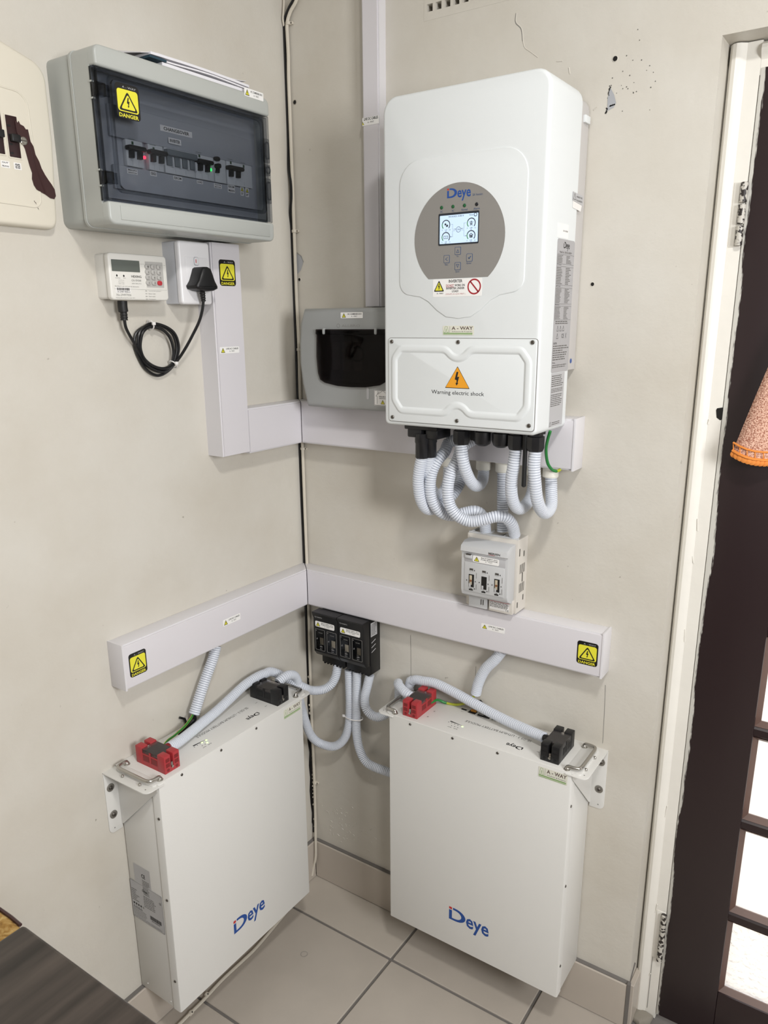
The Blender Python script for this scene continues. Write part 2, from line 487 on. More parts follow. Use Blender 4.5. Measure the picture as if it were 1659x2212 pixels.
def link(o, parent=None):
    COL.objects.link(o)
    if parent: o.parent = parent
    return o

def mesh_of(name, mb, base=(0, 0, 0), smooth=32):
    bm = bmesh.new()
    vs = [bm.verts.new((u-base[0], -(n-base[1]), z-base[2])) for u, n, z in mb.v]
    for f, k in zip(mb.f, mb.fm):
        try:
            q = bm.faces.new([vs[i] for i in f]); q.material_index = k; q.smooth = True
        except ValueError: pass
    bmesh.ops.remove_doubles(bm, verts=bm.verts[:], dist=1e-6)
    bmesh.ops.recalc_face_normals(bm, faces=bm.faces[:])
    me = bpy.data.meshes.new(name); bm.to_mesh(me); bm.free()
    for m in mb.names: me.materials.append(MATS[m])
    me.set_sharp_from_angle(angle=math.radians(smooth))
    return me

def place(o, wall, base):
    u, n, z = base
    if wall == 'R': o.location = (u, -n, z)
    else: o.location = (n, u, z); o.rotation_euler = (0, 0, math.pi/2)

def tag(o, label, cat, group=None):
    o['label'] = label; o['category'] = cat
    if group: o['group'] = group

class Thing:
    def __init__(s, name, label, cat, wall, base, group=None):
        s.root = bpy.data.objects.new(name, None); s.root.empty_display_size = .03
        s.base = base; s.wall = wall
        link(s.root); place(s.root, wall, base); tag(s.root, label, cat, group)
    def part(s, name, mb, parent=None, label=None, kind=None, smooth=32):
        o = bpy.data.objects.new(name, mesh_of(name, mb, s.base, smooth)); link(o, parent or s.root)
        if label: o['label'] = label
        if kind: o['kind'] = kind
        return o

def solo(name, label, cat, wall, mb, base, group=None, smooth=32):
    o = bpy.data.objects.new(name, mesh_of(name, mb, base, smooth)); link(o); place(o, wall, base); tag(o, label, cat, group)
    return o

def struct(name, mb, parent=None, base=(0, 0, 0), wall='R', kind=True):
    o = bpy.data.objects.new(name, mesh_of(name, mb, base)); link(o, parent)
    if not parent: place(o, wall, base)
    if kind and not parent: o['kind'] = 'structure'
    return o

def spline(pts, step=.004):
    """Catmull-Rom through the points, resampled evenly"""
    P = [Vector(p) for p in pts]; P = [P[0]*2-P[1]] + P + [P[-1]*2-P[-2]]
    fine = []
    for i in range(1, len(P)-2):
        a, b, c, d = P[i-1:i+3]
        for k in range(24):
            t = k/24
            fine.append(.5*((2*b) + (c-a)*t + (2*a-5*b+4*c-d)*t*t + (3*b-a-3*c+d)*t**3))
    fine.append(P[-2])
    L = [0]
    for i in range(1, len(fine)): L.append(L[-1] + (fine[i]-fine[i-1]).length)
    n = max(2, int(round(L[-1]/step))); out = []; j = 0
    for i in range(n+1):
        t = L[-1]*i/n
        while j < len(L)-2 and L[j+1] < t: j += 1
        q = (t-L[j])/max(L[j+1]-L[j], 1e-9); out.append(fine[j].lerp(fine[j+1], min(max(q, 0), 1)))
    return out

def conduit_mb(pts, R=.0118, pitch=.0049, mb=None, seg=14):
    mb = mb or MB()
    base = spline(pts, pitch/8); n = len(base)
    rad = [R - (.0001, 0, 0, 0, 0, 0, .0001, .0030)[i % 8] for i in range(n)]
    return mb.tube(base, rad, 'conduit', seg)

def screw(mb, c, axis, r, m='dark_steel', washer=None):
    if washer: mb.turn(c, axis, [(washer, 0), (washer, .0012), (washer*.86, .0018)], 'washer', 20); c = Vector(c) + Vector(axis).normalized()*.0016
    mb.turn(c, axis, [(r, 0), (r, r*.3), (r*.8, r*.55), (r*.42, r*.6), (r*.38, r*.2)], m, 14)
    return mb

# ---- printed pieces, drawn on any plane
def tri_pts(cx, y0, y1, wd, r=.12):
    """rounded triangle"""
    A, B, C = Vector((cx-wd/2, y0)), Vector((cx+wd/2, y0)), Vector((cx, y1)); out = []
    for p, a, b in ((A, C, B), (B, A, C), (C, B, A)):
        q0 = p.lerp(a, r); q1 = p.lerp(b, r)
        for t in (0, .25, .5, .75, 1): out.append(tuple((1-t)**2*q0 + 2*t*(1-t)*p + t*t*q1))
    return out
def bolt(mb, cx, y0, y1, h, m, pl=FACE):
    H = y1-y0; f = lambda x, y: (cx + x*H, y0 + y*H)
    mb.poly([f(-.02, 1), f(.12, 1), f(.04, .62), f(-.17, .45)], h, m, pl)
    mb.poly([f(-.17, .45), f(.04, .62), f(.2, .66), f(-.02, .4)], h, m, pl)
    mb.poly([f(-.02, .4), f(.2, .66), f(.06, .18), f(-.01, .18)], h, m, pl)
    mb.poly([f(-.1, .2), f(.14, .2), f(-.02, 0)], h, m, pl)
def warn_tri(mb, cx, y0, y1, wd, h, pl=FACE, fill='sticker_yellow', edge='ink', r=.1, k=.74):
    mb.poly(tri_pts(cx, y0, y1, wd, r), h, edge, pl)
    H = y1-y0
    mb.poly(tri_pts(cx, y0+H*(1-k)*.36, y1-H*(1-k)*.64, wd*k, r), h+.00012, fill, pl)
    bolt(mb, cx, y0+H*.17, y0+H*.68, h+.00024, 'ink', pl)
def danger(mb, x0, x1, y0, y1, h, pl=FACE):
    W, H = x1-x0, y1-y0
    mb.prism(rr(x0, x1, y0, y1, W*.13), h, h+.0004, 'sticker_black', pl); h += .0005
    mb.poly(rr(x0+W*.06, x1-W*.06, y0+H*.2, y0+H*.84, W*.1), h, 'sticker_yellow', pl)
    warn_tri(mb, (x0+x1)/2, y0+H*.23, y0+H*.80, W*.82, h+.00015, pl, k=.76, r=.14)
    mb.text('DANGER', x0+W*.09, x1-W*.09, y0+H*.035, y0+H*.15, h, 'sticker_yellow', pl, True)
    mb.text('A - WAY', x0+W*.3, x1-W*.12, y0+H*.875, y0+H*.935, h, 'label_grey', pl)
def small_label(mb, x0, x1, y0, y1, h, rows, pl=FACE, r=.12, shear=0):
    W, H = x1-x0, y1-y0
    mb.prism(rr(x0, x1, y0, y1, H*r), h, h+.0003, 'sticker_white', pl); h += .0004
    warn_tri(mb, x0+W*.15, y0+H*.12, y0+H*.88, min(W*.22, H*.9), h, pl, k=.72)
    k = len(rows)
    for i, t in enumerate(rows):
        last = i == k-1
        a, b = (.32, .95) if not last else (.48, .75)
        yy = y0 + H*(.9 - (i+1)*.76/k)
        mb.text(t, x0+W*a, x0+W*b, yy+H*.06, yy+H*(.06+.5/k), h, 'ink', pl, not last)
def deye_logo(mb, x0, x1, y0, y1, h, pl=FACE, blue='logo_blue', red='logo_red'):
    W = x1-x0; H = y1-y0; D = .72; f = lambda x, y: (x0 + x*W, y0 + H*(1-D) + y*H*D)
    if red: mb.poly([f(0, .82), f(.075, .82), f(.075, 1), f(0, 1)], h, red, pl)
    mb.poly([f(0, 0), f(.075, 0), f(.075, .76), f(0, .76)], h, blue, pl)
    mb.poly([f(.075, 0), f(.16, 0), f(.16, .16), f(.075, .16)], h, blue, pl)
    mb.poly([f(.1, .84), f(.16, .84), f(.16, 1), f(.1, 1)], h, blue, pl)
    k = 12
    for i in range(k):
        a0, a1 = (math.pi/2 - math.pi*j/k for j in (i, i+1))
        g = lambda a, q: f(.16 + .26*math.cos(a), .5 + .5*math.sin(a)) if q == 1 else f(.16 + .155*math.cos(a), .5 + .33*math.sin(a))
        mb.poly([g(a0, 1), g(a1, 1), g(a1, 0), g(a0, 0)], h, blue, pl)
    mb.text('eye', x0+W*.435, x1, y0, y0+H*.80, h, blue, pl, .018)
def away_logo(mb, x0, x1, y0, y1, h, pl=FACE, card=True):
    W, H = x1-x0, y1-y0; f = lambda x, y: (x0+x*W, y0+y*H)
    if card: mb.prism(rr(x0, x1, y0, y1, H*.1), h, h+.0003, 'label_cream', pl); h += .0004
    mb.stroke([f(.03, .3), f(.08, .9), f(.15, .9), f(.2, .3), f(.14, .3), f(.115, .7), f(.09, .3), f(.03, .3)], W*.009, h, 'logo_green', pl)
    mb.stroke([f(.235, .3), f(.235, .92)], W*.01, h, 'ink_soft', pl)
    mb.text('A - WAY', x0+W*.29, x0+W*.97, y0+H*.56, y0+H*.92, h, 'logo_brown', pl, True)
    mb.text('Solutions & Projects', x0+W*.3, x0+W*.94, y0+H*.3, y0+H*.45, h, 'ink', pl)
    mb.stroke([f(.03, .2), f(.95, .2)], H*.09, h, 'logo_green', pl)
    mb.stroke([f(.03, .08), f(.95, .08)], H*.05, h, 'logo_green', pl)

# ================================================================== THE SETTING
b = MB()
b.box(-.14, .352, -.14, 0, 0, 2.7, 'wall_paint'); b.box(.602, .905, -.14, 0, 0, 2.7, 'wall_paint')
b.box(.352, .602, -.14, 0, 0, 2.112, 'wall_paint'); b.box(.352, .602, -.14, 0, 2.2, 2.7, 'wall_paint')
b.box(.905, 1.78, -.14, 0, 1.987, 2.7, 'wall_paint'); b.box(1.78, 2.94, -.14, 0, 0, 2.7, 'wall_paint')
wall_back = struct('wall_back', b)
b = MB(); b.box(-3.2, 0, -.14, 0, 0, 2.7, 'wall_paint')
wall_left = struct('wall_left', b, wall='L')
b = MB(); b.box(-.14, 2.94, 3.2, 3.34, 0, 2.7, 'far_wall'); struct('wall_front', b)
b = MB(); b.box(2.8, 2.94, 0, 3.2, 0, 2.7, 'far_wall'); struct('wall_right', b)
b = MB(); b.box(-.14, 2.94, -.14, 3.34, 2.7, 2.8, 'ceiling_paint'); struct('ceiling', b)
b = MB(); b.box(-.14, 2.94, -.14, 3.34, -.12, -.004, 'grout')
floor = struct('floor', b)
T, GX, GN, G = .3504, .3578, .1427, .0036
us = [0.0] + [GX + i*T for i in range(8)]
ns = [0.0] + [GN + i*T for i in range(9)]
rg = random.Random(7)
cache = {}
for i in range(len(us)-1):
    for j in range(len(ns)-1):
        wu, wn = us[i+1]-us[i]-2*G, ns[j+1]-ns[j]-2*G
        key = (round(wu, 4), round(wn, 4), rg.random() < .35)
        if key not in cache:
            b = MB(); b.box(-wu/2, wu/2, -wn/2, wn/2, -.006, 0, 'tile_pale' if key[2] else 'tile', .0016, 1); cache[key] = mesh_of('tile', b)
        o = bpy.data.objects.new('tile', cache[key]); link(o, floor)
        o.location = ((us[i]+us[i+1])/2, -(ns[j]+ns[j+1])/2, rg.uniform(-.0004, .0004))

# skirting tiles with grey sealant on top
H = .1186
base_b = MB(); base_b.prism([(0, H-.002), (.0085, H-.001), (.008, H+.0018), (.004, H+.0028), (0, H+.0036)], .012, .905, 'grout', Plane2(du=(0, 1, 0), dv=(0, 0, 1), dn=(1, 0, 0)))
base_b.box(.9035, .9095, .004, .0135, 0, H+.006, 'grout')
base_b.prism([(-.002, H-.002), (.004, H-.002), (-.03, H+.031), (-.036, H+.025)], .9052, .9066, 'grout', Plane2(du=(0, 1, 0), dv=(0, 0, 1), dn=(1, 0, 0)))
skb = struct('baseboard_back', base_b)
for (a, c) in ((.012, .3565), (.3591, .7069), (.7095, .9035)):
    b = MB(); b.box(a, c, .0005, .012, .001, H, 'skirting_tile', .0014, 1); struct('tile', b, skb)
b = MB(); b.box(.9055, .9165, -.055, .003, .001, H-.002, 'skirting_tile', .0014, 1); struct('tile', b, skb)
base_l = MB(); base_l.prism([(0, H-.002), (.0085, H-.001), (.008, H+.0018), (.004, H+.0028), (0, H+.0036)], -3.2, 0, 'grout', Plane2(du=(0, 1, 0), dv=(0, 0, 1), dn=(1, 0, 0)))
skl = struct('baseboard_left', base_l, wall='L')
edges = [-.012] + [-(GN + i*T) for i in range(9)]
for i in range(len(edges)-1):
    b = MB(); b.box(edges[i+1]+.0016, edges[i]-.0016 if i else edges[i], .0005, .012, .001, H, 'skirting_tile', .0014, 1); struct('tile', b, skl)

# air brick with a row of square holes
b = MB()
pitch = .0193; u0 = .3585
vent = Thing('air_brick', 'painted air brick with a row of small square holes high on the wall', 'vent', 'R', (.477, 0, 2.112))
n = 12
b.box(.352, .602, -.03, .0004, 2.112, 2.1265, 'wall_paint'); b.box(.352, .602, -.03, .0004, 2.1395, 2.148, 'wall_paint')
b.box(.352, .602, -.03, .0004, 2.161, 2.2, 'wall_paint')
for i in range(n+1):
    u = u0 + i*pitch
    for z0, z1 in ((2.1265, 2.1395), (2.148, 2.161)):
        b.box(u-.0062 if i else .352, (u if i < n else .602), -.03, .0004, z0, z1, 'wall_paint')
vent.part('grille', b)
b = MB(); b.box(.352, .602, -.12, -.10, 2.112, 2.2, 'hole_dark'); vent.part('duct', b)

# peeling paint, hairline cracks and trowel scars, part of the walls
def crack(pts, wd, m, h=.0006):
    q = MB(); q.stroke(pts, wd, h, m); return q
b = MB()
pts = [(0.5473,0,2.0884), (0.547,0,2.0738), (0.5584,0,2.0613), (0.562,0,2.0415), (0.5661,0,2.0297), (0.5773,0,2.0211), (0.5922,0,2.0096)]
b.tube(spline(pts, .004), .0009, 'wall_paint', 6); b.stroke([(p[0]-.0012, p[2]-.0005) for p in spline(pts[:4], .004)], .0009, .0005, 'ink_soft')
for q in ([(0.6288,0,1.9968), (0.6392,0,1.9957)], [(0.6519,0,1.9834), (0.6542,0,1.9729)], [(0.7077,0,1.9122), (0.7013,0,1.9087)]):
    b.tube(q, .0011, 'wall_paint', 6)
struct('paint_crack', b, wall_back)
b = MB()
for q in (((0.3252,0,0.8239), (0.3268,0,0.6982)), ((0.5017,0,0.7873), (0.4999,0,0.6806)), ((0.8004,0,0.8235), (0.804,0,0.6899))):
    b.stroke([(q[0][0], q[0][2]), (q[0][0]*.5+q[1][0]*.5+.0006, q[0][2]*.5+q[1][2]*.5), (q[1][0], q[1][2])], .0009, .0005, 'ink_soft')
struct('hairline_crack', b, wall_back)
b = MB()
rg = random.Random(8)
b.poly([(p[0], p[2]) for p in ((0.7256,0,1.9255), (0.7294,0,1.9393), (0.7367,0,1.9275), (0.7409,0,1.9146), (0.7374,0,1.908), (0.7263,0,1.9037))], .0006, 'peel_grey')
for q in ([(0.7276,0,1.9425), (0.727,0,1.9282)], [(0.7291,0,1.9106), (0.7379,0,1.9122)], [(0.7252,0,1.9082), (0.7249,0,1.901)]):
    a_, c_ = Vector((q[0][0], q[0][2])), Vector((q[1][0], q[1][2]))
    for j_ in range(7): b.poly(circ(a_.x+(c_.x-a_.x)*j_/6+rg.gauss(0, .0007), a_.y+(c_.y-a_.y)*j_/6, rg.uniform(.0008, .0016), 7), .0008, 'ink')
b.poly([(p[0], p[2]) for p in ((0.0115,0,1.7059), (0.0265,0,1.7001), (0.03,0,1.6847), (0.0223,0,1.6688), (0.0121,0,1.661), (0.0042,0,1.6736), (0.0052,0,1.6919))], .0006, 'peel_grey')
b.stroke([(p[0], p[2]) for p in ((0.013,0,1.7078), (0.0237,0,1.7002), (0.0314,0,1.6867))], .0014, .0008, 'ink_soft')
rg = random.Random(3)
for k in range(26):
    x, z = (0.763,0,1.9482)[0] + rg.gauss(0, .02), (0.763,0,1.9482)[2] + rg.gauss(0, .022); b.poly(circ(x, z, .0006 + .0005*rg.random(), 6), .0005, 'ink_grey')
struct('paint_chip', b, wall_back)
b = MB()
for k in range(60):
    x, z = .10 + rg.gauss(0, .05), .20 + rg.gauss(0, .045)
    if x < .03 or z < .14: continue
    a = rg.uniform(0, 3.1); l = rg.uniform(.003, .009)
    b.tube([(x, -.0003, z), (x + l*math.cos(a)*.5, .0001, z + l*math.sin(a)*.5 + .002), (x + l*math.cos(a), 0, z + l*math.sin(a))], .0011, 'wall_paint', 5)
struct('plaster_scar', b, wall_back, kind=False)['kind'] = 'stuff'
for k, (q, r) in enumerate((((0.7342,0,1.9832), .0042), ((0.7193,0,1.6164), .0034), ((0.0216,0,2.0199), .0040), ((0.0065,0,1.8021), .0040), ((0.0171,0,1.6485), .0036))):
    c = Vector(q); b = MB()
    b.turn(c, (0, 1, 0), [(r*1.25, 0), (r*1.2, .0008), (r, .0009), (r*.95, .0002)], 'plaster' if k == 2 else 'wall_paint', 14)
    b.poly(circ(c.x, c.z, r*.98, 14), .0006, 'hole_dark' if k != 3 else 'bare_brown')
    struct('screw_hole', b, wall_back)
# cracked plaster gap running down the corner
b = MB()
for seg_ in ((1545, 1690), (1690, 1800)):
    pass
zz = [.62, .585, .55, .52, .48, .44, .40, .36, .32, .28, .24, .205, .175, .15]
wl = [.004, .006, .010, .006, .011, .015, .009, .013, .010, .014, .012, .008, .010, .003]
L_ = [(-.0 - w, z) for w, z in zip(wl, zz)]; 
b.poly([(0, zz[0])] + [(x, z) for x, z in L_] + [(0, zz[-1])], .0005, 'hole_dark')
struct('corner_gap', b, wall_left)
b = MB()
rg = random.Random(11)
for z in [.63-.012*i for i in range(40)]:
    b.ball((rg.uniform(.004, .007), rg.uniform(.002, .006), z), rg.uniform(.0025, .005), 'plaster' if rg.random() < .55 else 'cable_paint', 6)
struct('loose_plaster', b, wall_back, kind=False)['kind'] = 'stuff'

# ------------------------------------------------------------------ door frame and door
prof = [(.9055, .045), (.907, .052-.003), (.911, .0445), (.917, .0425), (.924, .043), (.930, .046), (.9335, .051), (.936, .0535), (.9565, .0535), (.9565, .098), (.9055, .098)]
prof = [(.9055, .066), (.9058, .062), (.9085, .054), (.913, .0475), (.919, .045), (.925, .0465), (.9305, .051), (.934, .0535), (.9565, .0535), (.9565, .098), (.9055, .098)]
b = MB(); b.prism([(u, -n) for u, n in prof], 0, 1.985, 'frame_paint', Plane2(du=(1, 0, 0), dv=(0, 1, 0), dn=(0, 0, 1)))
b.prism([(-n, 1.985-(u-.9055)) for u, n in prof],   .9567, 1.7283, 'frame_paint', Plane2(du=(0, 1, 0), dv=(0, 0, 1), dn=(1, 0, 0)))
b.prism([(2.685-u, -n) for u, n in prof], 0, 1.985, 'frame_paint', Plane2(du=(1, 0, 0), dv=(0, 1, 0), dn=(0, 0, 1)))
fr = struct('trim_1', b)
b = MB()
b.poly([(p[0], p[2]) for p in ((0.9461,-0.053,1.3924), (0.9474,-0.053,1.3959), (0.9574,-0.053,1.3981), (0.9595,-0.053,1.3781), (0.9551,-0.053,1.3745), (0.9483,-0.053,1.3791))], -.0529, 'hole_dark')
struct('latch_slot', b, fr)
b = MB(); rg = random.Random(5)
for k in range(8):
    pass
b.prism([(.912, -.022), (.932, -.014), (.951, -.030), (.953, -.052), (.935, -.056), (.910, -.050)], -.002, .012, 'plaster', Plane2(du=(1, 0, 0), dv=(0, 1, 0), dn=(0, 0, 1)), bev=.009, seg=3)
struct('mortar_lump', b, fr)
b = MB()
for pts in ([(.9375, -.0532, z) for z in (.02, .1, .2)], ):
    b.tube(pts, .0007, 'ink_soft', 5)
rg = random.Random(9)
for k in range(7):
    z = rg.uniform(.1, 1.9); b.tube([(.934+rg.uniform(-.002, .004), -.0525, z), (.934+rg.uniform(-.002, .004), -.0522, z+rg.uniform(.005, .03))], .0011, 'frame_paint', 5)
struct('paint_run', b, fr)

HU = .9575
door = bpy.data.objects.new('door_1', None); link(door); place(door, 'R', (HU, -.052, .015)); door['kind'] = 'structure'
dbase = (HU, -.052, .015)
def dpart(name, mb, parent=None):
    o = bpy.data.objects.new(name, mesh_of(name, mb, dbase)); link(o, parent or door); return o
GL, GR = 1.0775, 1.652
b = MB(); b.box(HU, GL, -.092, -.052, .015, 1.945, 'door_brown', .002); dpart('hinge_stile', b)
b = MB(); b.box(GR, 1.771, -.092, -.052, .015, 1.945, 'door_brown', .002); dpart('lock_stile', b)
b = MB(); b.box(GL, GR, -.090, -.0535, .015, .145, 'door_brown', .002); dpart('bottom_rail', b)
b = MB(); b.box(GL, GR, -.090, -.0535, 1.83, 1.945, 'door_brown', .002); dpart('top_rail', b)
zs = [.145, .342, .567, .776, .987, 1.198, 1.409, 1.62, 1.83]
vs_ = [GL + (GR-GL)*i/3 for i in range(4)]
for z in zs[1:-1]:
    b = MB(); b.prism([(-.086, z-.012), (-.060, z-.012), (-.0555, z-.007), (-.0555, z+.007), (-.060, z+.012), (-.086, z+.012)], GL, GR, 'door_brown', Plane2(du=(0, 1, 0), dv=(0, 0, 1), dn=(1, 0, 0)))
    dpart('glazing_bar', b)
for u in vs_[1:-1]:
    b = MB(); b.box(u-.011, u+.011, -.085, -.0585, .145, 1.83, 'door_brown', .003); dpart('glazing_bar', b)
for i in range(len(zs)-1):
    for j in range(3):
        z0 = zs[i] + (.012 if i else 0); z1 = zs[i+1] - (.012 if i < len(zs)-2 else 0)
        u0_ = vs_[j] + (.011 if j else 0); u1_ = vs_[j+1] - (.011 if j < 2 else 0)
        b = MB(); b.box(u0_, u1_, -.076, -.072, z0, z1, 'pane_obscure' if i == 0 else 'pane_plain'); dpart('pane', b)
        b = MB(); o4 = [(u0_, z0), (u1_, z0), (u1_, z1), (u0_, z1)]; i4 = [(u0_+.009, z0+.009), (u1_-.009, z0+.009), (u1_-.009, z1-.009), (u0_+.009, z1-.009)]
        b.add([FACE(x, z, hh) for ps, hh in ((o4, -.0580), (i4, -.0690), (i4, -.0718), (o4, -.0718)) for x, z in ps], [(a_*4+k_, a_*4+(k_+1) % 4, ((a_+1) % 4)*4+(k_+1) % 4, ((a_+1) % 4)*4+k_) for a_ in range(4) for k_ in range(4)], 'bead_brown'); dpart('glazing_bead', b)
b = MB(); b.box(HU-.002, HU+.004, -.0535, -.0495, .145, .155, 'frame_paint')
for z0, z1 in ((1.672, 1.775), (.165, .292)):
    b = MB(); h_ = (z1-z0)/3
    for k in range(3):
        b.turn((HU-.004, -.047, z0+k*h_+.001), (0, 0, 1), [(.0045, 0), (.0062, .0012), (.0062, h_-.003), (.0045, h_-.002)], 'flaked_paint', 12)
    b.box(HU-.021, HU-.002, -.0545, -.0522, z0, z1, 'frame_paint', .0008)
    dpart('hinge', b)

b = MB(); b.box(-1, 4, -6, -.14, -.10, -.03, 'outside_paving'); b.box(.905, 1.78, -.14, -.0, -.03, -.0041, 'outside_paving')
pav = struct('trim_2', b)
b = MB(); rg = random.Random(2)
for k in range(150):
    x, n_, z = rg.uniform(.86, 1.03), -rg.uniform(.24, .42), rg.uniform(-.02, .17)
    a = rg.uniform(0, 6.28); l = rg.uniform(.015, .03); d = Vector((math.cos(a), math.sin(a), rg.uniform(-.3, .8)))*l; e = Vector((-d.y, d.x, .004))*.35
    p = Vector((x, n_, z)); b.add([p-d*.5, p+e*.5, p+d*.5, p-e*.5], [(0, 1, 2, 3)], 'hedge')
for k in range(9):
    x = .87+.018*k; b.tube([(x, -.33, -.03), (x+rg.uniform(-.02, .02), -.33, .12)], .002, 'hedge', 5)
solo('garden_shrub', 'yellow-green shrub growing outside, glimpsed through the lowest textured door pane', 'plant', 'R', b, (.95, -.33, -.03))

# ================================================================== CABLE TRUNKING
XY = Plane2(du=(1, 0, 0), dv=(0, 1, 0), dn=(0, 0, 1))          # plan view, extruded upwards
NZ = Plane2(du=(0, 1, 0), dv=(0, 0, 1), dn=(1, 0, 0))          # section, extruded along u
def sp(tl, tr, br, bl, pad=0):
    """bounds of a four-cornered print on a wall plane"""
    return ((tl[0]+bl[0])/2-pad, (tr[0]+br[0])/2+pad, (bl[2]+br[2])/2-pad, (tl[2]+tr[2])/2+pad)
def trunk_h(name, label, wall, a, c, z0, z1, t, mitre_lo, mitre_hi, cap):
    """horizontal trunking; mitre_* cut that end at 45 degrees into the corner; cap: 'lo' or 'hi' end"""
    th = Thing(name, label, 'cable trunking', wall, ((a+c)/2, 0, z0))
    q = MB()
    lo = (lambda n: a + n) if mitre_lo else (lambda n: a)
    hi = (lambda n: c - n) if mitre_hi else (lambda n: c)
    tb = t-.0028
    q.prism([(lo(0), 0), (hi(0), 0), (hi(tb), tb), (lo(tb), tb)], z0, z1, 'trunk_white', XY, bev=.0008)
    th.part('channel', q)
    q = MB()
    q.prism([(lo(tb-.001), tb-.001), (hi(tb-.001), tb-.001), (hi(t), t), (lo(t), t)], z0+.0032, z1-.0032, 'trunk_lid', XY, bev=.0012)
    th.part('lid', q)
    if cap:
        q = MB(); s_ = -1 if cap == 'lo' else 1; e = a if cap == 'lo' else c
        q.prism([(0, z0-.0012), (t+.0012, z0-.0012), (t+.0012, z1+.0012), (0, z1+.0012)], e, e+s_*.004, 'trunk_white', NZ, bev=.0008)
        th.part('end_cap', q)
    return th
def trunk_v(name, label, wall, u0, u1, z0, z1, t):
    th = Thing(name, label, 'cable trunking', wall, ((u0+u1)/2, 0, z0))
    q = MB(); q.prism([(u0, 0), (u1, 0), (u1, t-.0028), (u0, t-.0028)], z0, z1, 'trunk_white', XY, bev=.0008); th.part('channel', q)
    q = MB(); q.prism([(u0+.0032, t-.0036), (u1-.0032, t-.0036), (u1-.0032, t), (u0+.0032, t)], z0+.001, z1, 'trunk_lid', XY, bev=.001); th.part('lid', q)
    return th

tz0, tz1, tt = .8575, .9525, .0436
lowL = trunk_h('cable_trunking', 'lower white trunking run on the left wall with danger sticker at its left end', 'L', -.6035, -.0014, tz0, tz1, tt, False, True, 'lo')
q = MB(); danger(q, *sp((-0.5929,0.0436,0.93), (-0.5515,0.0436,0.9277), (-0.5514,0.0436,0.8785), (-0.5941,0.0436,0.8798)), tt); lowL.part('danger_sticker', q, label='black and yellow danger sticker')
q = MB(); small_label(q, *sp((-0.338,0.0436,0.9153), (-0.2835,0.0436,0.9142), (-0.2847,0.0436,0.8992), (-0.3383,0.0436,0.9004)), tt, ['LIVE DC CABLES', 'A - WAY']); lowL.part('cable_label', q)
lowR = trunk_h('cable_trunking', 'lower white trunking run behind the batteries with danger sticker at its right end', 'R', .0014, .8005, tz0, tz1, tt, True, False, 'hi')
q = MB(); danger(q, *sp((0.7508,0.0436,0.9281), (0.7936,0.0436,0.9297), (0.7936,0.0436,0.8779), (0.7501,0.0436,0.8803)), tt); lowR.part('danger_sticker', q, label='black and yellow danger sticker')
q = MB(); small_label(q, *sp((0.5329,0.0436,0.9179), (0.5896,0.0436,0.9166), (0.59,0.0436,0.9045), (0.5348,0.0436,0.9041)), tt, ['LIVE DC CABLES', 'A - WAY']); lowR.part('cable_label', q)

ut = .0475
vert = trunk_v('cable_trunking', 'upright white trunking dropping from the grey breaker board on the left wall', 'L', -.306, -.2235, 1.2775, 1.7085, .0465)
q = MB(); danger(q, *sp((-0.2863,0.0465,1.6769), (-0.2405,0.0465,1.6771), (-0.2414,0.0465,1.6258), (-0.2869,0.0465,1.6268)), .0465); vert.part('danger_sticker', q, label='black and yellow danger sticker')
q = MB(); small_label(q, *sp((-0.298,0.0465,1.5062), (-0.2417,0.0465,1.5043), (-0.2428,0.0465,1.491), (-0.2981,0.0465,1.4932)), .0465, ['LIVE AC CABLES', 'A - WAY']); vert.part('cable_label', q)
upL = trunk_h('cable_trunking', 'short level white trunking between the upright trunking and the corner', 'L', -.2232, -.0010, 1.2735, 1.3722, ut-.002, False, True, None)
upR = trunk_h('cable_trunking', 'upper white trunking run passing behind the inverter, flexible pipes plugged in below', 'R', .0010, .7175, 1.2735, 1.3722, ut, True, False, 'hi')
top = trunk_v('cable_trunking', 'narrow upright white trunking running up to the ceiling left of the inverter', 'R', .2215, .2628, 1.584, 2.7, .026)
q = MB(); x0, x1, y0, y1 = sp((0.2223,0.026,1.9568), (0.2627,0.026,1.9557), (0.263,0.026,1.9411), (0.222,0.026,1.9413))
x0 = .2217; q.prism([(x0, y0), (x1, y0), (x1, y1), (x0, y1)], .0262, .0265, 'sticker_white')
q.poly([(x0+.0002, y0+.002), (x0+.004, y0+.002), (x0+.0002, y0+.0075)], .0267, 'sticker_yellow'); q.stroke([(x0+.0042, y0+.002), (x0+.0002, y0+.008)], .0007, .0268, 'ink')
q.text('LIVE DC CABLES', x0+.004, x1-.002, y0+.0095, y0+.0145, .0267, 'ink', bold=True); q.text('A - WAY', x0+.013, x1-.012, y0+.004, y0+.0072, .0267, 'ink')
top.part('cable_label', q)

# ================================================================== INVERTER
IV0, IV1, IZ0, IZ1, IN = .3780, .6990, 1.3565, 1.9385, .1855
iv = Thing('inverter', 'tall white wall-mounted solar inverter with round grey display panel', 'inverter', 'R', ((IV0+IV1)/2, .04, IZ0))
q = MB(); q.prism(rr(IV0, IV1, IZ0, IZ1, [.010, .010, .028, .028], 6), .0480, IN, 'inverter_white', bev=.0065, seg=4); iv.part('body', q, smooth=40)
q = MB(); q.prism(rr(IV0+.004, IV1-.004, 1.4615, IZ1-.010, [.002, .002, .022, .022]), .003, .0478, 'heatsink', bev=.002)
for k in range(17):
    u = IV0+.018+k*.0178; q.box(u-.0012, u+.0012, .006, .0405, IZ1-.012, IZ1-.006, 'heatsink')
q.box(IV1-.0045, IV1+.0005, .006, .030, 1.885, 1.897, 'inverter_white', .001)
hs = iv.part('heat_sink', q)
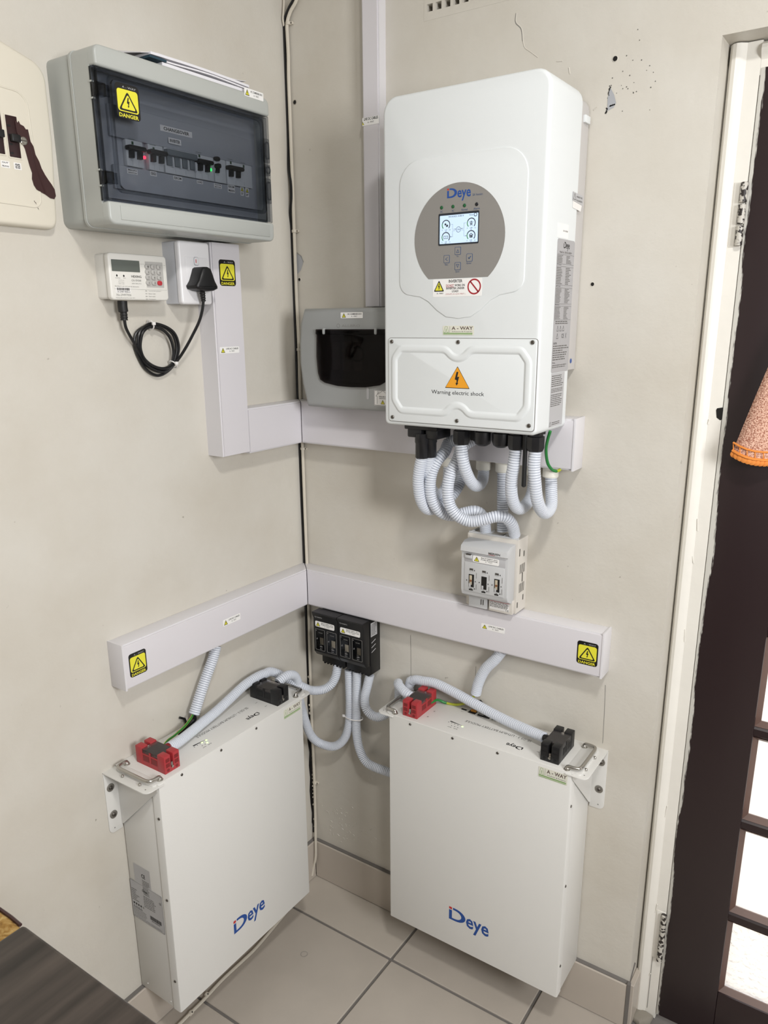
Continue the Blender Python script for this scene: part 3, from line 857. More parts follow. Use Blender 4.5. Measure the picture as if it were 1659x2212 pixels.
q = MB(); c0 = (0.695,0.003,1.4693); q.poly(circ(.010, 1.4785, .0045, 16), IV1-.0035, 'logo_blue', Plane2(du=(0, -1, 0), dv=(0, 0, 1), dn=(1, 0, 0), o=(0, .035, 0)))
iv.part('blue_dot', q)
# raised field on the face
pts = [(.4150, 1.650), (.4150, 1.782)]
ac = lambda cx, cy, r, a0, a1, k=8: [(cx+r*math.cos(math.radians(a0+(a1-a0)*i/k)), cy+r*math.sin(math.radians(a0+(a1-a0)*i/k))) for i in range(k+1)]
pts = ac(.459, 1.786, .044, 180, 90) + ac(.622, 1.786, .044, 90, 0) + ac(.642, 1.624, .024, 0, -80) + [(.622, 1.5965), (.604, 1.588), (.585, 1.572), (.566, 1.5605), (.5405, 1.5575), (.515, 1.5605), (.496, 1.572), (.477, 1.588), (.460, 1.5965)] + ac(.439, 1.624, .024, 260, 180)
pts = pts[::-1]
q = MB(); q.prism(pts, IN-.0005, IN+.0016, 'inverter_white', bev=.0015, seg=3); iv.part('raised_field', q, smooth=50)
FH = IN+.0016
cx, cz, R = .5383, 1.6945, .0898
arc = [(cx+R*math.cos(a), cz+R*math.sin(a)) for a in [math.radians(-48.5 + (277)*i/60) for i in range(61)]]
q = MB(); q.prism(arc, FH, FH+.0006, 'inverter_grey')
h = FH+.0008
deye_logo(q, .5150, .5615, 1.7545, 1.7760, h)
q.text('SA Version', .5650, .5840, 1.7600, 1.7638, h, 'panel_blue')
dp = iv.part('display_panel', q, label='round grey control panel with screen and buttons')
for u, t, m in ((.5042, 'DC', 'led_dim'), (.5270, 'AC', 'led_dim'), (.5497, 'Normal', 'led_dim'), (.5732, 'Alarm', 'led_dark')):
    q = MB(); q.turn((u, FH+.0004, 1.7462), (0, 1, 0), [(.0030, 0), (.0030, .0008), (.0018, .0016), (.0003, .0018)], m, 14); iv.part('led', q, dp)
    wd = .0048 if len(t) == 2 else .0118
    q = MB(); q.text(t, u-wd/2, u+wd/2, 1.7378, 1.7412, h, 'panel_blue'); iv.part('lettering', q, dp)
s0, s1, y0, y1 = .4985, .5785, 1.6832, 1.7362
q = MB(); q.prism(rr(s0, s1, y0, y1, .002), FH, FH+.0012, 'screen_frame'); q.poly(rr(s0+.0028, s1-.0015, y0+.0026, y1-.0036, .001), FH+.0014, 'screen_glow')
h = FH+.0016
q.text('04/10/2025 10:08:10', .519, .549, 1.7288, 1.7312, h, 'screen_ink'); q.text('Wed', .5595, .5670, 1.7290, 1.7312, h, 'screen_ink')
q.ring(circ(.5718, 1.7300, .0032, 18), circ(.5718, 1.7300, .0022, 18), h, 'screen_ink')
def gauge(gx, gz):
    R0, R1 = .0085, .0070
    for k in range(20):
        a0, a1 = (math.radians(225-270*j/20) for j in (k, k+1))
        q.poly([(gx+R0*math.cos(a0), gz+R0*math.sin(a0)), (gx+R0*math.cos(a1), gz+R0*math.sin(a1)), (gx+R1*math.cos(a1), gz+R1*math.sin(a1)), (gx+R1*math.cos(a0), gz+R1*math.sin(a0))], h, 'screen_green' if k < 5 else 'screen_ink')
for gx, gz, a, v in ((.5140, 1.7170, '0', '1.21'), (.5140, 1.6968, '0', '-0.36'), (.5640, 1.7170, '0', '2.98'), (.5640, 1.6968, '0', '0.93')):
    gauge(gx, gz)
    q.text(a, gx-.0082, gx-.0070, gz-.0092, gz-.0074, h, 'screen_ink'); q.text(v, gx-.0022, gx+.0022, gz-.0088, gz-.0070, h, 'screen_ink'); q.text('5.0', gx+.0062, gx+.0090, gz-.0092, gz-.0074, h, 'screen_ink')
    q.text('kW', gx-.0014, gx+.0014, gz-.0110, gz-.0094, h, 'screen_ink')
q.poly(circ(.5128, 1.7180, .0018, 12), h, 'screen_ink'); q.poly([(.5138, 1.7138), (.5178, 1.7138), (.5182, 1.7172), (.5148, 1.7172)], h, 'screen_ink')       # sun and panel
q.stroke([(.5098, 1.6945), (.5182, 1.6945), (.5182, 1.6985), (.5098, 1.6985), (.5098, 1.6945)], .0006, h, 'screen_ink'); q.text('+', .513, .515, 1.6955, 1.6975, h, 'screen_ink')
for s_ in (((.5620, 1.7125), (.5635, 1.7200), (.5645, 1.7200), (.5660, 1.7125)), ((.5600, 1.7185), (.5680, 1.7185)), ((.5612, 1.7165), (.5668, 1.7165)), ((.5622, 1.7135), (.5656, 1.7160)), ((.5658, 1.7135), (.5624, 1.7160))):
    q.stroke(s_, .0006, h, 'screen_ink')
q.poly([(.5612, 1.6932), (.5668, 1.6932), (.5668, 1.6975), (.5612, 1.6975)], h, 'screen_ink'); q.stroke([(.5602, 1.6972), (.5640, 1.7002), (.5678, 1.6972)], .0009, h, 'screen_ink'); q.text('W', .5628, .5652, 1.6942, 1.6964, h+.0002, 'screen_glow')
q.ring(circ(.5390, 1.7080, .0047, 20), circ(.5390, 1.7080, .0041, 20), h, 'screen_ink'); q.text('ON', .5362, .5418, 1.7068, 1.7092, h, 'screen_ink')
for s_ in (((.5240, 1.7172), (.5275, 1.7172), (.5275, 1.7090), (.5325, 1.7090)), ((.5240, 1.6968), (.5275, 1.6968), (.5275, 1.7066), (.5325, 1.7066)), ((.5450, 1.7090), (.5500, 1.7090), (.5500, 1.7180), (.5540, 1.7180)), ((.5450, 1.7066), (.5500, 1.7066), (.5500, 1.6968), (.5540, 1.6968))):
    q.stroke(s_, .0003, h, 'ink_grey')
for x, z, d in ((.5325, 1.7090, 1), (.5240, 1.6968, -1), (.5455, 1.7090, -1), (.5540, 1.6968, 1)):
    q.poly([(x+.0014*d, z), (x-.0005*d, z+.0009), (x-.0005*d, z-.0009)], h, 'screen_ink')
iv.part('screen', q, dp, label='lit pale blue screen with four dial gauges')
h = FH+.0012
for u, z, t, kd in ((.5383, 1.6728, 'Up', 0), (.5160, 1.6600, 'Esc', 1), (.5615, 1.6604, 'Enter', 2), (.5385, 1.6472, 'Down', 3)):
    q = MB(); q.prism(rr(u-.0060, u+.0060, z-.0066, z+.0066, .0016), FH+.0006, FH+.0010, 'panel_blue'); q.poly(rr(u-.0053, u+.0053, z-.0059, z+.0059, .0012), h, 'inverter_grey')
    i = FH+.0014
    if kd == 0: q.stroke([(u-.0025, z-.003), (u+.0025, z-.003), (u, z+.002)], .0007, i, 'panel_blue', closed=True)
    if kd == 3: q.stroke([(u-.0025, z+.003), (u+.0025, z+.003), (u, z-.002)], .0007, i, 'panel_blue', closed=True)
    if kd == 1: q.stroke([(u+.002, z+.0028), (u-.0024, z), (u+.002, z-.0028)], .0007, i, 'panel_blue')
    if kd == 2: q.stroke([(u-.0018, z), (u-.0004, z-.0016), (u+.0026, z+.0022)], .0014, i, 'panel_blue')
    wd = .0042*len(t)/2.2
    q.text(t, u-wd/2, u+wd/2, z-.0104, z-.0078, i, 'panel_blue'); iv.part('button', q, dp)
# stickers on the face
x0, x1, y0, y1 = .4878, .5868, 1.5958, 1.6263
q = MB(); q.prism(rr(x0, x1, y0, y1, .002), FH, FH+.0003, 'sticker_white'); h = FH+.0004
warn_tri(q, .5005, 1.6050, 1.6245, .0215, h)
q.text('A - WAY', .4958, .5100, 1.6005, 1.6030, h, 'ink', bold=True)
q.text('INVERTER', .5205, .5482, 1.6196, 1.6248, h, 'ink', bold=True)
q.text('DO NOT', .5152, .5310, 1.6130, 1.6170, h, 'sticker_red', bold=True); q.text('WORK ON', .5325, .5530, 1.6130, 1.6170, h, 'ink', bold=True)
q.stroke([(.5152, 1.6122), (.5310, 1.6122)], .0005, h, 'sticker_red')
q.text('INVERTER UNDER', .5155, .5527, 1.6082, 1.6119, h, 'ink', bold=True); q.text('LOAD!', .5275, .5405, 1.6032, 1.6070, h, 'ink', bold=True)
q.text('( ISOLATE AC & DC FIRST! )', .5140, .5545, 1.5985, 1.6014, h, 'sticker_red')
q.ring(circ(.5718, 1.6118, .0134, 28), circ(.5718, 1.6118, .0108, 28), h, 'sticker_red'); q.stroke([(.5645, 1.6200), (.5795, 1.6035)], .0026, h, 'sticker_red')
iv.part('warning_sticker', q)
q = MB(); away_logo(q, .5085, .5725, 1.5285, 1.5452, IN+.0002); iv.part('installer_sticker', q)
# cover plate over the wiring box
x0, x1, y0, y1 = .3905, .6950, 1.3645, 1.5225
q = MB(); q.prism(rr(x0-.0012, x1+.0012, y0-.0012, y1+.0012, .0058), IN-.001, IN+.0003, 'ink_soft'); iv.part('cover_gasket', q)
q = MB(); q.prism(rr(x0, x1, y0, y1, .005), IN, IN+.0028, 'inverter_white', bev=.0012, seg=3)
cov = iv.part('cover_plate', q)
H2 = IN+.0028
uc, zt, zb, ul, ur = .5425, 1.5035, 1.3865, .4040, .6810
loop = [(ul, zb+.020), (ul, zt-.018)] + [(ul+.0140, zt)] + [(uc-.030, zt)] + [(uc-.022, zt-.003), (uc-.016, zt-.0105), (uc-.006, zt-.0155), (uc+.006, zt-.0155), (uc+.016, zt-.0105), (uc+.022, zt-.003)] + [(uc+.030, zt), (ur-.0150, zt), (ur, zt-.019), (ur, zb+.020), (ur-.0150, zb), (uc+.030, zb), (uc+.022, zb+.003), (uc+.016, zb+.0105), (uc+.006, zb+.0155), (uc-.006, zb+.0155), (uc-.016, zb+.0105), (uc-.022, zb+.003), (uc-.030, zb), (ul+.0150, zb)]
lp = []
for i in range(len(loop)):
    a_, c_ = Vector((loop[i][0], 0, loop[i][1])), Vector((loop[(i+1) % len(loop)][0], 0, loop[(i+1) % len(loop)][1])); k_ = max(1, int((c_-a_).length/.003))
    lp += [a_.lerp(c_, j_/k_) for j_ in range(k_)]
for _ in range(3): lp = [(lp[i-1]+lp[i]*2+lp[(i+1) % len(lp)])/4 for i in range(len(lp))]
vs = []; prof = [(-.0080, 0), (-.0066, .0004), (-.0046, .0020), (-.0030, .0025), (.0030, .0025), (.0046, .0020), (.0066, .0004), (.0080, 0)]
fs = []; n = len(lp)
for i in range(n):
    a, c = lp[i-1], lp[(i+1) % n]; t = (c-a).normalized(); nn = Vector((-t.z, 0, t.x))
    for w_, hh in prof: vs.append(lp[i] + nn*w_ + Vector((0, H2+hh-.0001, 0)))
k = len(prof)
for i in range(n):
    j = (i+1) % n
    for m_ in range(k-1): fs.append((i*k+m_, i*k+m_+1, j*k+m_+1, j*k+m_))
q = MB(); q.add(vs, fs, 'inverter_white'); iv.part('embossed_ridge', q, cov, smooth=60)
for u, z in ((.3985, 1.5163), (.5425, 1.5165), (.6870, 1.5172), (.3995, 1.3722), (.5428, 1.3738), (.6868, 1.3745)):
    q = MB(); screw(q, (u, H2, z), (0, 1, 0), .0037, 'dark_steel'); iv.part('screw', q, cov)
q = MB(); h = H2+.0002
q.poly(tri_pts(.5422, 1.4335, 1.4735, .0515, .03), h, 'ink'); q.poly(tri_pts(.5422, 1.4346, 1.4720, .0488, .03), h+.0002, 'sticker_orange'); bolt(q, .5412, 1.4385, 1.4635, h+.0004, 'ink')
q.text('Warning electric shock', .4875, .5975, 1.4195, 1.4290, h, 'ink'); iv.part('warning_print', q, cov)
# right side labels: x runs from the front edge back to the wall
SD = Plane2(o=(IV1, 0, 0), du=(0, -1, 0), dv=(0, 0, 1), dn=(1, 0, 0))
q = MB(); q.prism([(-.1325, 1.690), (-.083, 1.690), (-.083, 1.7130), (-.1325, 1.7130)], .0001, .0004, 'sticker_white', SD); q.text('2501-230208', -.108, -.086, 1.7005, 1.7030, .0006, 'ink_grey', SD); iv.part('serial_label', q)
q = MB(); q.prism(rr(-.1298, -.0485, 1.4620, 1.6885, .005), .0001, .0004, 'label_silver', SD); h = .0006
deye_logo(q, -.1010, -.0735, 1.6700, 1.6845, h, SD, 'ink', None)
q.text('Model No.: SUN-5K-SG03LP1', -.118, -.062, 1.6655, 1.6688, h, 'ink_grey', SD)
for z in (1.6635, 1.6478, 1.6435, 1.6125, 1.6080, 1.5810, 1.5770, 1.5535): q.stroke([(-.128, z), (-.050, z)], .0004, h, 'ink_grey', SD)
for z0, z1, r, s_ in ((1.6488, 1.6625, 6, 1), (1.6135, 1.6425, 11, 2), (1.5820, 1.6072, 11, 3), (1.5545, 1.5765, 10, 4)):
    q.lines(-.128, -.100, z0, z1, r, h, 'ink_grey', SD, s_, .42, .3); q.lines(-.086, -.060, z0, z1, r, h, 'ink_grey', SD, s_+9, .42, .6)
for z, t in ((1.6448, 'PV Input'), (1.6093, 'AC Grid'), (1.5780, 'Battery')): q.text(t, -.127, -.108, z, z+.0026, h, 'ink', SD)
q.lines(-.122, -.062, 1.5460, 1.5525, 2, h, 'ink_grey', SD, 5, .45, .1)
for i in range(3): q.stroke(tri_pts(-.110+.0135*i, 1.5345, 1.5435, .0085, .05), .0006, h, 'ink', SD, True)
q.stroke(tri_pts(-.110, 1.5215, 1.5305, .0085, .05), .0006, h, 'ink', SD, True); q.text('CE', -.090, -.079, 1.5222, 1.5295, h, 'ink', SD); q.stroke([(-.072, 1.5215), (-.066, 1.5305)], .0006, h, 'ink', SD); q.stroke([(-.066, 1.5215), (-.072, 1.5305)], .0006, h, 'ink', SD)
q.text('CAUTION:', -.127, -.110, 1.5115, 1.5150, h, 'ink', SD); q.lines(-.127, -.052, 1.4830, 1.5105, 7, h, 'ink_grey', SD, 7, .4, .4); q.text('Warning:', -.127, -.114, 1.4778, 1.4808, h, 'ink', SD); q.lines(-.127, -.056, 1.4700, 1.4765, 2, h, 'ink_grey', SD, 8, .4, .2)
iv.part('rating_plate', q, label='silver rating plate full of small print')
q = MB(); q.prism([(-.1275, 1.3645), (-.0640, 1.3645), (-.0640, 1.4612), (-.1275, 1.4612)], .0001, .0004, 'label_grey', SD); h = .0006
for z0, z1, r in ((1.4365, 1.4580, 6), (1.4265, 1.4345, 3), (1.4010, 1.4240, 7)): q.lines(-.125, -.068, z0, z1, r, h, 'ink_grey', SD, r, .4, .25)
q.stroke(tri_pts(-.1225, 1.3665, 1.3745, .007, .05), .0005, h, 'ink', SD, True); q.lines(-.115, -.075, 1.3670, 1.3735, 2, h, 'ink_grey', SD, 3, .4, .3)
iv.part('notice_label', q)
q = MB(); P_ = Plane2(o=(IV1+.0006, 0, 0), du=(0, -1, 0), dv=(0, 0, 1), dn=(1, 0, 0))
q.prism([(-.072, 1.7545), (-.0225, 1.7500), (-.0225, 1.7660), (-.072, 1.7685)], 0, .0003, 'label_grey', P_); q.stroke(tri_pts(-.063, 1.7565, 1.7665, .012, .04), .0008, .0005, 'ink_grey', P_, True)
q.text('WARRANTY VOID', -.054, -.026, 1.7605, 1.7635, .0005, 'ink_grey', P_); q.text('IF SEAL BROKEN', -.054, -.026, 1.7545, 1.7575, .0005, 'ink_grey', P_)
q.prism([(-.070, 1.7425), (-.030, 1.7400), (-.026, 1.7500), (-.070, 1.7540)], -.0002, .0001, 'label_white', P_)
iv.part('seal_sticker', q)

# cable glands and sockets under the inverter
def gland(u, n_, cap, r=.0155):
    q = MB(); zt = IZ0+.0005
    q.turn((u, n_, zt), (0, 0, -1), [(r*1.12, 0), (r*1.12, .005)], 'gland', 6)
    if cap: q.turn((u, n_, zt), (0, 0, -1), [(r*.85, .004), (r*.85, .008), (r*1.12, .009), (r*1.12, .024), (r*.95, .032), (r*.55, .036)], 'gland', 20)
    else: q.turn((u, n_, zt), (0, 0, -1), [(r*.9, .004), (r*.9, .009), (r*1.12, .010), (r*1.12, .030), (r*.92, .037), (r*.80, .0375)], 'gland', 8)
    return q
GNX = .128
for u, capped in ((.5215, 0), (.5672, 1), (.6058, 1), (.6375, 0), (.6755, 0)): iv.part('cable_gland', gland(u, GNX, capped), label=None)
for u, n_ in ((.4990, .075), (.5180, .070)): iv.part('cable_gland', gland(u, n_, 0))
q = MB(); q.box(.402, .478, .075, .150, IZ0-.012, IZ0+.0005, 'gland', .002); q.box(.409, .442, .095, .150, IZ0-.028, IZ0-.010, 'gland', .003)
q.box(.448, .477, .09, .145, IZ0-.030, IZ0-.010, 'gland', .004)
for p0 in ((0.4375,0.138,1.2896), (0.4466,0.124,1.2902)):
    q.turn((p0[0], p0[1], IZ0-.020), (0, 0, -1), [(.0150, 0), (.0150, .018), (.0138, .020), (.0138, IZ0-.018-p0[2]), (.012, IZ0-.0165-p0[2])], 'gland', 10)
iv.part('battery_socket', q)
q = MB(); q.turn((.6585, .135, IZ0+.0005), (0, 0, -1), [(.006, 0), (.006, .030), (.0047, .034), (.0043, .040), (.0043, .104), (.002, .106)], 'black_matte', 12); iv.part('antenna', q, label='black stick aerial')

# ================================================================== BREAKER BOARD (left wall)
B0, B1, BZ0, BZ1, BN = -.600, -.203, 1.7110, 1.9705, .125
bd = Thing('distribution_board', 'grey breaker board with smoked clear door and rows of switches on left wall', 'breaker board', 'L', ((B0+B1)/2, 0, BZ0))
q = MB(); q.prism(rr(B0+.001, B1-.001, BZ0+.001, BZ1-.001, .012), 0, .0615, 'enclosure_grey', bev=.001); bd.part('base_box', q)
q = MB()
DZ0, DZ1 = 1.7470, 1.9400
outer = rr(B0, B1, BZ0, BZ1, .012, 5)
cav = rr(B0+.004, B1-.004, BZ0+.004, BZ1-.004, .009, 5)
q.prism(outer, .0622, .0660, 'enclosure_light', bev=.001)
q.frame(outer, cav, .066, .1085, 'enclosure_light')
q.prism(rr(B0, B1, DZ1, BZ1, [.0046, .0046, .012, .012], 5), .1086, BN, 'enclosure_light', bev=.004, seg=3)
q.prism(rr(B0, B1, BZ0, DZ0-.001, [.012, .012, .0046, .0046], 5), .1086, BN, 'enclosure_light', bev=.004, seg=3)
q.frame(rr(B0-.0012, B1+.0012, BZ0-.0012, BZ1+.0012, .013, 5), rr(B0+.001, B1-.001, BZ0+.001, BZ1-.001, .011, 5), .0600, .0655, 'enclosure_light')
q.box(B0+.022, B1-.014, BN-.001, BN+.0012, BZ0+.008, DZ0-.006, 'enclosure_light', .001)
bd.part('front_cover', q)
q = MB(); q.box(B0+.004, B1-.004, .080, .0855, BZ0+.004, BZ1-.004, 'inner_plate')
q.box(-.558, -.222, .0855, .0930, 1.8515, 1.9000, 'inner_plate', .002); q.box(-.558, -.222, .0855, .0930, 1.7720, 1.8095, 'inner_plate', .002)
inner = bd.part('inner_panel', q)
# breakers on the rail
BR0, BR1, NB = 1.8095, 1.8515, .0955
def lever(q, u, kind='breaker'): pass
def toggle_bar(u0, u1, zc, name='black', legs=2):
    q = MB(); wd = u1-u0
    q.prism(rr(u0, u1, zc-.0032, zc+.0042, .0036), NB, NB+.011, name, bev=.0015)
    for k in range(legs):
        u = u0 + wd*(.27 + .46*k)
        q.prism([(u-.0042, zc-.0150), (u+.0032, zc-.0150), (u+.0045, zc-.002), (u-.0030, zc-.002)], NB, NB+.0075, name, bev=.001)
    return q
brk = []
for u0, u1, nm in (((-0.5317,0.097,1.8544)[0], (-0.4958,0.097,1.8347)[0], 2), ((-0.4855,0.097,1.8564)[0], (-0.4525,0.097,1.8264)[0], 2), ((-0.4498,0.097,1.8416)[0], (-0.3793,0.097,1.8369)[0], 4), ((-0.3793,0.097,1.8369)[0], (-0.3326,0.097,1.8317)[0], 2), ((-0.3303,0.097,1.8439)[0], (-0.3009,0.097,1.836)[0], 1), ((-0.2986,0.097,1.8485)[0], (-0.2289,0.097,1.8459)[0], 2)):
    q = MB(); q.box(u0+.0004, u1-.0004, .086, NB, BR0+.0005, BR1-.0005, 'breaker_white', .0008)
    for k in range(1, 3 if nm != 1 else 1): q.box(u0+(u1-u0)*k/3-.0002, u0+(u1-u0)*k/3+.0002, NB-.0005, NB+.0002, BR0+.002, BR0+.010, 'inner_plate')
    brk.append(bd.part('circuit_breaker', q))
for i, (a, c, zc) in ((0, ((-0.5337,0.1,1.8342)[0], (-0.4964,0.1,1.8342)[0], (-0.5144,0.1,1.8372)[2])), (1, ((-0.4884,0.1,1.8354)[0], (-0.4499,0.1,1.8361)[0], (-0.4692,0.1,1.8376)[2])), (3, ((-0.3799,0.1,1.8365)[0], (-0.3411,0.1,1.8342)[0], (-0.3604,0.1,1.8385)[2])), (5, ((-0.3015,0.1,1.8357)[0], (-0.2602,0.1,1.8355)[0], (-0.2802,0.1,1.8386)[2]))):
    bd.part('toggle', toggle_bar(a, c, zc), brk[i])
q = MB(); a, c = (-0.4504,0.1,1.8412)[0], (-0.3795,0.1,1.8404)[0]; zc = (-0.4145,0.1,1.8421)[2]
q.prism(rr(a, c, zc-.004, zc+.006, .002), NB, NB+.009, 'breaker_grey', bev=.0012); bd.part('toggle', q, brk[2])
for k in range(4):
    q = MB(); u = a + (c-a)*(k+.5)/4; q.box(u-.0055, u+.0055, NB, NB+.004, zc-.020, zc-.004, 'breaker_grey', .001); q.box(u+.0058, u+.0085, NB, NB+.006, zc-.022, zc-.006, 'breaker_white', .001); bd.part('toggle', q, brk[2])
q = MB(); p0 = (-0.3255,0.1,1.8498); q.prism(rr(p0[0]-.0060, p0[0]+.0060, p0[2]-.0038, p0[2]+.0038, .0036), NB, NB+.006, 'black', bev=.001); p1 = (-0.3256,0.1,1.8355); q.prism(rr(p1[0]-.005, p1[0]+.005, p1[2]-.002, p1[2]+.006, .003), NB, NB+.009, 'black', bev=.001); q.prism([(p1[0]-.0045, p1[2]-.010), (p1[0]+.002, p1[2]-.010), (p1[0]+.004, p1[2]), (p1[0]-.002, p1[2])], NB, NB+.006, 'black'); bd.part('toggle', q, brk[4])
for m_, p0 in (('led_red', (-0.4942,0.1,1.8277)), ('led_green', (-0.341,0.1,1.8295))):
    q = MB(); q.turn((p0[0], NB-.001, p0[2]), (0, 1, 0), [(.0026, 0), (.0026, .002), (.0013, .0032)], m_, 12); bd.part('indicator_light', q, label='glowing red indicator' if m_ == 'led_red' else 'glowing green indicator')
q = MB()
for px in ((286,302), (334,317), (430,338), (500,350), (524,356)):
    pass
for p0, bi in (((-0.5187,0.0957,1.8525), 0), ((-0.4742,0.0957,1.8504), 1), ((-0.3685,0.0957,1.8549), 3), ((-0.2881,0.0957,1.855), 5), ((-0.253,0.0957,1.8535), 5)):
    q = MB(); q.text('schneider', p0[0]-.007, p0[0]+.007, p0[2]-.001, p0[2]+.001, NB+.0002, 'port_green'); q.poly(rr(p0[0]-.001, p0[0]+.0035, p0[2]-.0085, p0[2]-.0035, .0004), NB+.0002, 'port_green'); bd.part('breaker_print', q, brk[bi])

def tape(q, tl, tr, br, bl, n_, rows, m='label_white'):
    x0, x1, y0, y1 = sp(tl, tr, br, bl)
    q.prism([(x0, y0), (x1, y0), (x1, y1), (x0, y1)], n_, n_+.0003, m)
    k = len(rows); hh = (y1-y0)/k
    for i, t in enumerate(rows): q.text(t, x0+(x1-x0)*.1, x1-(x1-x0)*.1, y1-hh*(i+1)+hh*.22, y1-hh*i-hh*.2, n_+.0005, 'ink', bold=True)
q = MB()
tape(q, (-0.4518,0.094,1.8848), (-0.3777,0.094,1.888), (-0.3814,0.094,1.8779), (-0.4538,0.094,1.8758), .0932, ['CHANGEOVER']); bd.part('printed_label', q)
q = MB(); tape(q, (-0.4388,0.094,1.8677), (-0.409,0.094,1.8692), (-0.4101,0.094,1.8589), (-0.4381,0.094,1.8593), .0958, ['INVERTER']); bd.part('printed_label', q)
for rows, box in ((['MAIN', 'SWITCH'], ((-0.5327,0.0935,1.8068), (-0.5104,0.0935,1.8056), (-0.5099,0.0935,1.7977), (-0.5309,0.0935,1.7985))), (['GRID'], ((-0.4834,0.0935,1.8092), (-0.4689,0.0935,1.8086), (-0.4687,0.0935,1.8009), (-0.4828,0.0935,1.8012))),
                  (['ESKOM'], ((-0.4315,0.0935,1.808), (-0.411,0.0935,1.8083), (-0.4107,0.0935,1.8007), (-0.4311,0.0935,1.8012))), (['LOAD'], ((-0.3755,0.0935,1.8079), (-0.3606,0.0935,1.8078), (-0.3601,0.0935,1.8015), (-0.3755,0.0935,1.8024))),
                  (['GATE', 'MOTOR'], ((-0.3337,0.0935,1.808), (-0.3133,0.0935,1.8072), (-0.3116,0.0935,1.7993), (-0.3314,0.0935,1.8002))), (['ESKOM', 'MAIN'], ((-0.2971,0.0935,1.8109), (-0.2773,0.0935,1.8092), (-0.2772,0.0935,1.7951), (-0.2957,0.0935,1.7979)))):
    q = MB(); tape(q, *box, .0932, rows); bd.part('printed_label', q)
for p0 in ((-0.2573,0.0935,1.8032), (-0.2431,0.0935,1.8023)):
    q = MB(); q.prism(rr(p0[0]-.0045, p0[0]+.0045, p0[2]-.009, p0[2]+.008, .001), .0932, .0935, 'label_white'); warn_tri(q, p0[0], p0[2]-.001, p0[2]+.0075, .008, .0937); q.lines(p0[0]-.003, p0[0]+.003, p0[2]-.0075, p0[2]-.003, 2, .0937, 'ink', fill=.6); bd.part('printed_label', q)
# smoked door
q = MB()
WU0, WU1, WZ0, WZ1 = -.5735, -.2290, 1.7665, 1.9270
q.prism(rr(B0+.002, B1, DZ0, DZ1, .002), .1180, .1215, 'smoked_door', bev=.0008)
q.frame(rr(WU0-.006, WU1+.006, WZ0-.006, WZ1+.006, .012), rr(WU0, WU1, WZ0, WZ1, .010), .1215, .1262, 'smoked_door')
q.box(B0-.0006, B0+.006, .1085, .1195, DZ0, DZ1, 'smoked_door')
q.frame(rr(B0+.004, B1-.002, DZ0+.002, DZ1-.002, .002), rr(B0+.0065, B1-.0045, DZ0+.0045, DZ1-.0045, .002), .1095, .1178, 'smoked_door')
dr = bd.part('smoked_door', q, label='tinted clear plastic door')
for z in (1.9075, 1.7810):
    q = MB(); q.box(B0-.001, B0+.016, .112, .1255, z-.0095, z+.0095, 'smoked_door', .0015); q.box(B0-.0012, B0+.0035, .1065, .113, z-.013, z-.0105, 'enclosure_light'); q.box(B0-.0012, B0+.0035, .1065, .113, z+.0105, z+.013, 'enclosure_light'); q.box(B0+.002, B0+.024, .1212, .1232, z-.0085, z+.0085, 'smoked_door', .0006); bd.part('hinge', q, dr)
for z0, z1 in ((1.8560, 1.8995), (1.8325, 1.8530), (1.7815, 1.8280)):
    q = MB(); q.prism(rr(-.2230, -.2052, z0, z1, .004), .1215, .1235, 'smoked_door', bev=.0008)
    if z1-z0 > .03: q.frame(rr(-.2200, -.2085, z0+.006, z1-.006, .0055), rr(-.2180, -.2105, z0+.008, z1-.008, .0036), .1235, .1260, 'clear_fuse')
    else: q.frame(circ(-.2140, (z0+z1)/2, .007, 16), circ(-.2140, (z0+z1)/2, .005, 16), .1235, .1260, 'clear_fuse')
    bd.part('latch', q, dr)
q = MB(); danger(q, *sp((-0.5684,0.127,1.9221), (-0.521,0.127,1.925), (-0.5226,0.127,1.873), (-0.5683,0.127,1.8722)), .1264); bd.part('danger_sticker', q, dr, label='black and yellow danger sticker')
q = MB(); small_label(q, *sp((-0.2711,0.125,1.9758), (-0.2185,0.125,1.9788), (-0.2196,0.125,1.9634), (-0.2709,0.125,1.9628)), BN+.0001, ['AC COMBINER BOX', 'A - WAY']); bd.part('box_label', q)

# papers lying on the board
def sheet(u0, u1, n0, n1, zf, th, m, name, label, group=None):
    q = MB(); K, J = 14, 5; vs = []
    for s_ in (0, 1):
        for i in range(K+1):
            for j in range(J+1):
                u = u0 + (u1-u0)*i/K; n_ = n0 + (n1-n0)*j/J; vs.append((u, n_, zf(i/K, j/J) + th*s_))
    f = []; W_ = J+1; S_ = (K+1)*W_
    for i in range(K):
        for j in range(J):
            a = i*W_+j; f.append((a, a+1, a+W_+1, a+W_)); f.append((S_+a, S_+a+W_, S_+a+W_+1, S_+a+1))
    for i in range(K):
        for j in (0, J): a = i*W_+j; f.append((a, a+W_, S_+a+W_, S_+a))
    for j in range(J):
        for i in (0, K): a = i*W_+j; f.append((a, a+1, S_+a+1, S_+a))
    q.add(vs, f, m); solo(name, label, 'papers', 'L', q, ((u0+u1)/2, (n0+n1)/2, BZ1), group)
sheet(-.458, -.240, .006, .1165, lambda a, c: BZ1+.0006, .0062, 'paper', 'paper_booklet', 'thin white booklet lying flat on top of the breaker board, lowest of the papers')
sheet(-.486, -.450, .050, .119, lambda a, c: BZ1+.0074, .0034, 'paper_blue', 'card', 'small dark blue card poking out of the papers on the breaker board')
sheet(-.464, -.236, .006, .1175, lambda a, c: BZ1+.0075+.0030*math.sin(math.pi*a)**2, .0024, 'paper', 'paper_sheet', 'white bundle of sheets directly on the booklet on top of the breaker board')
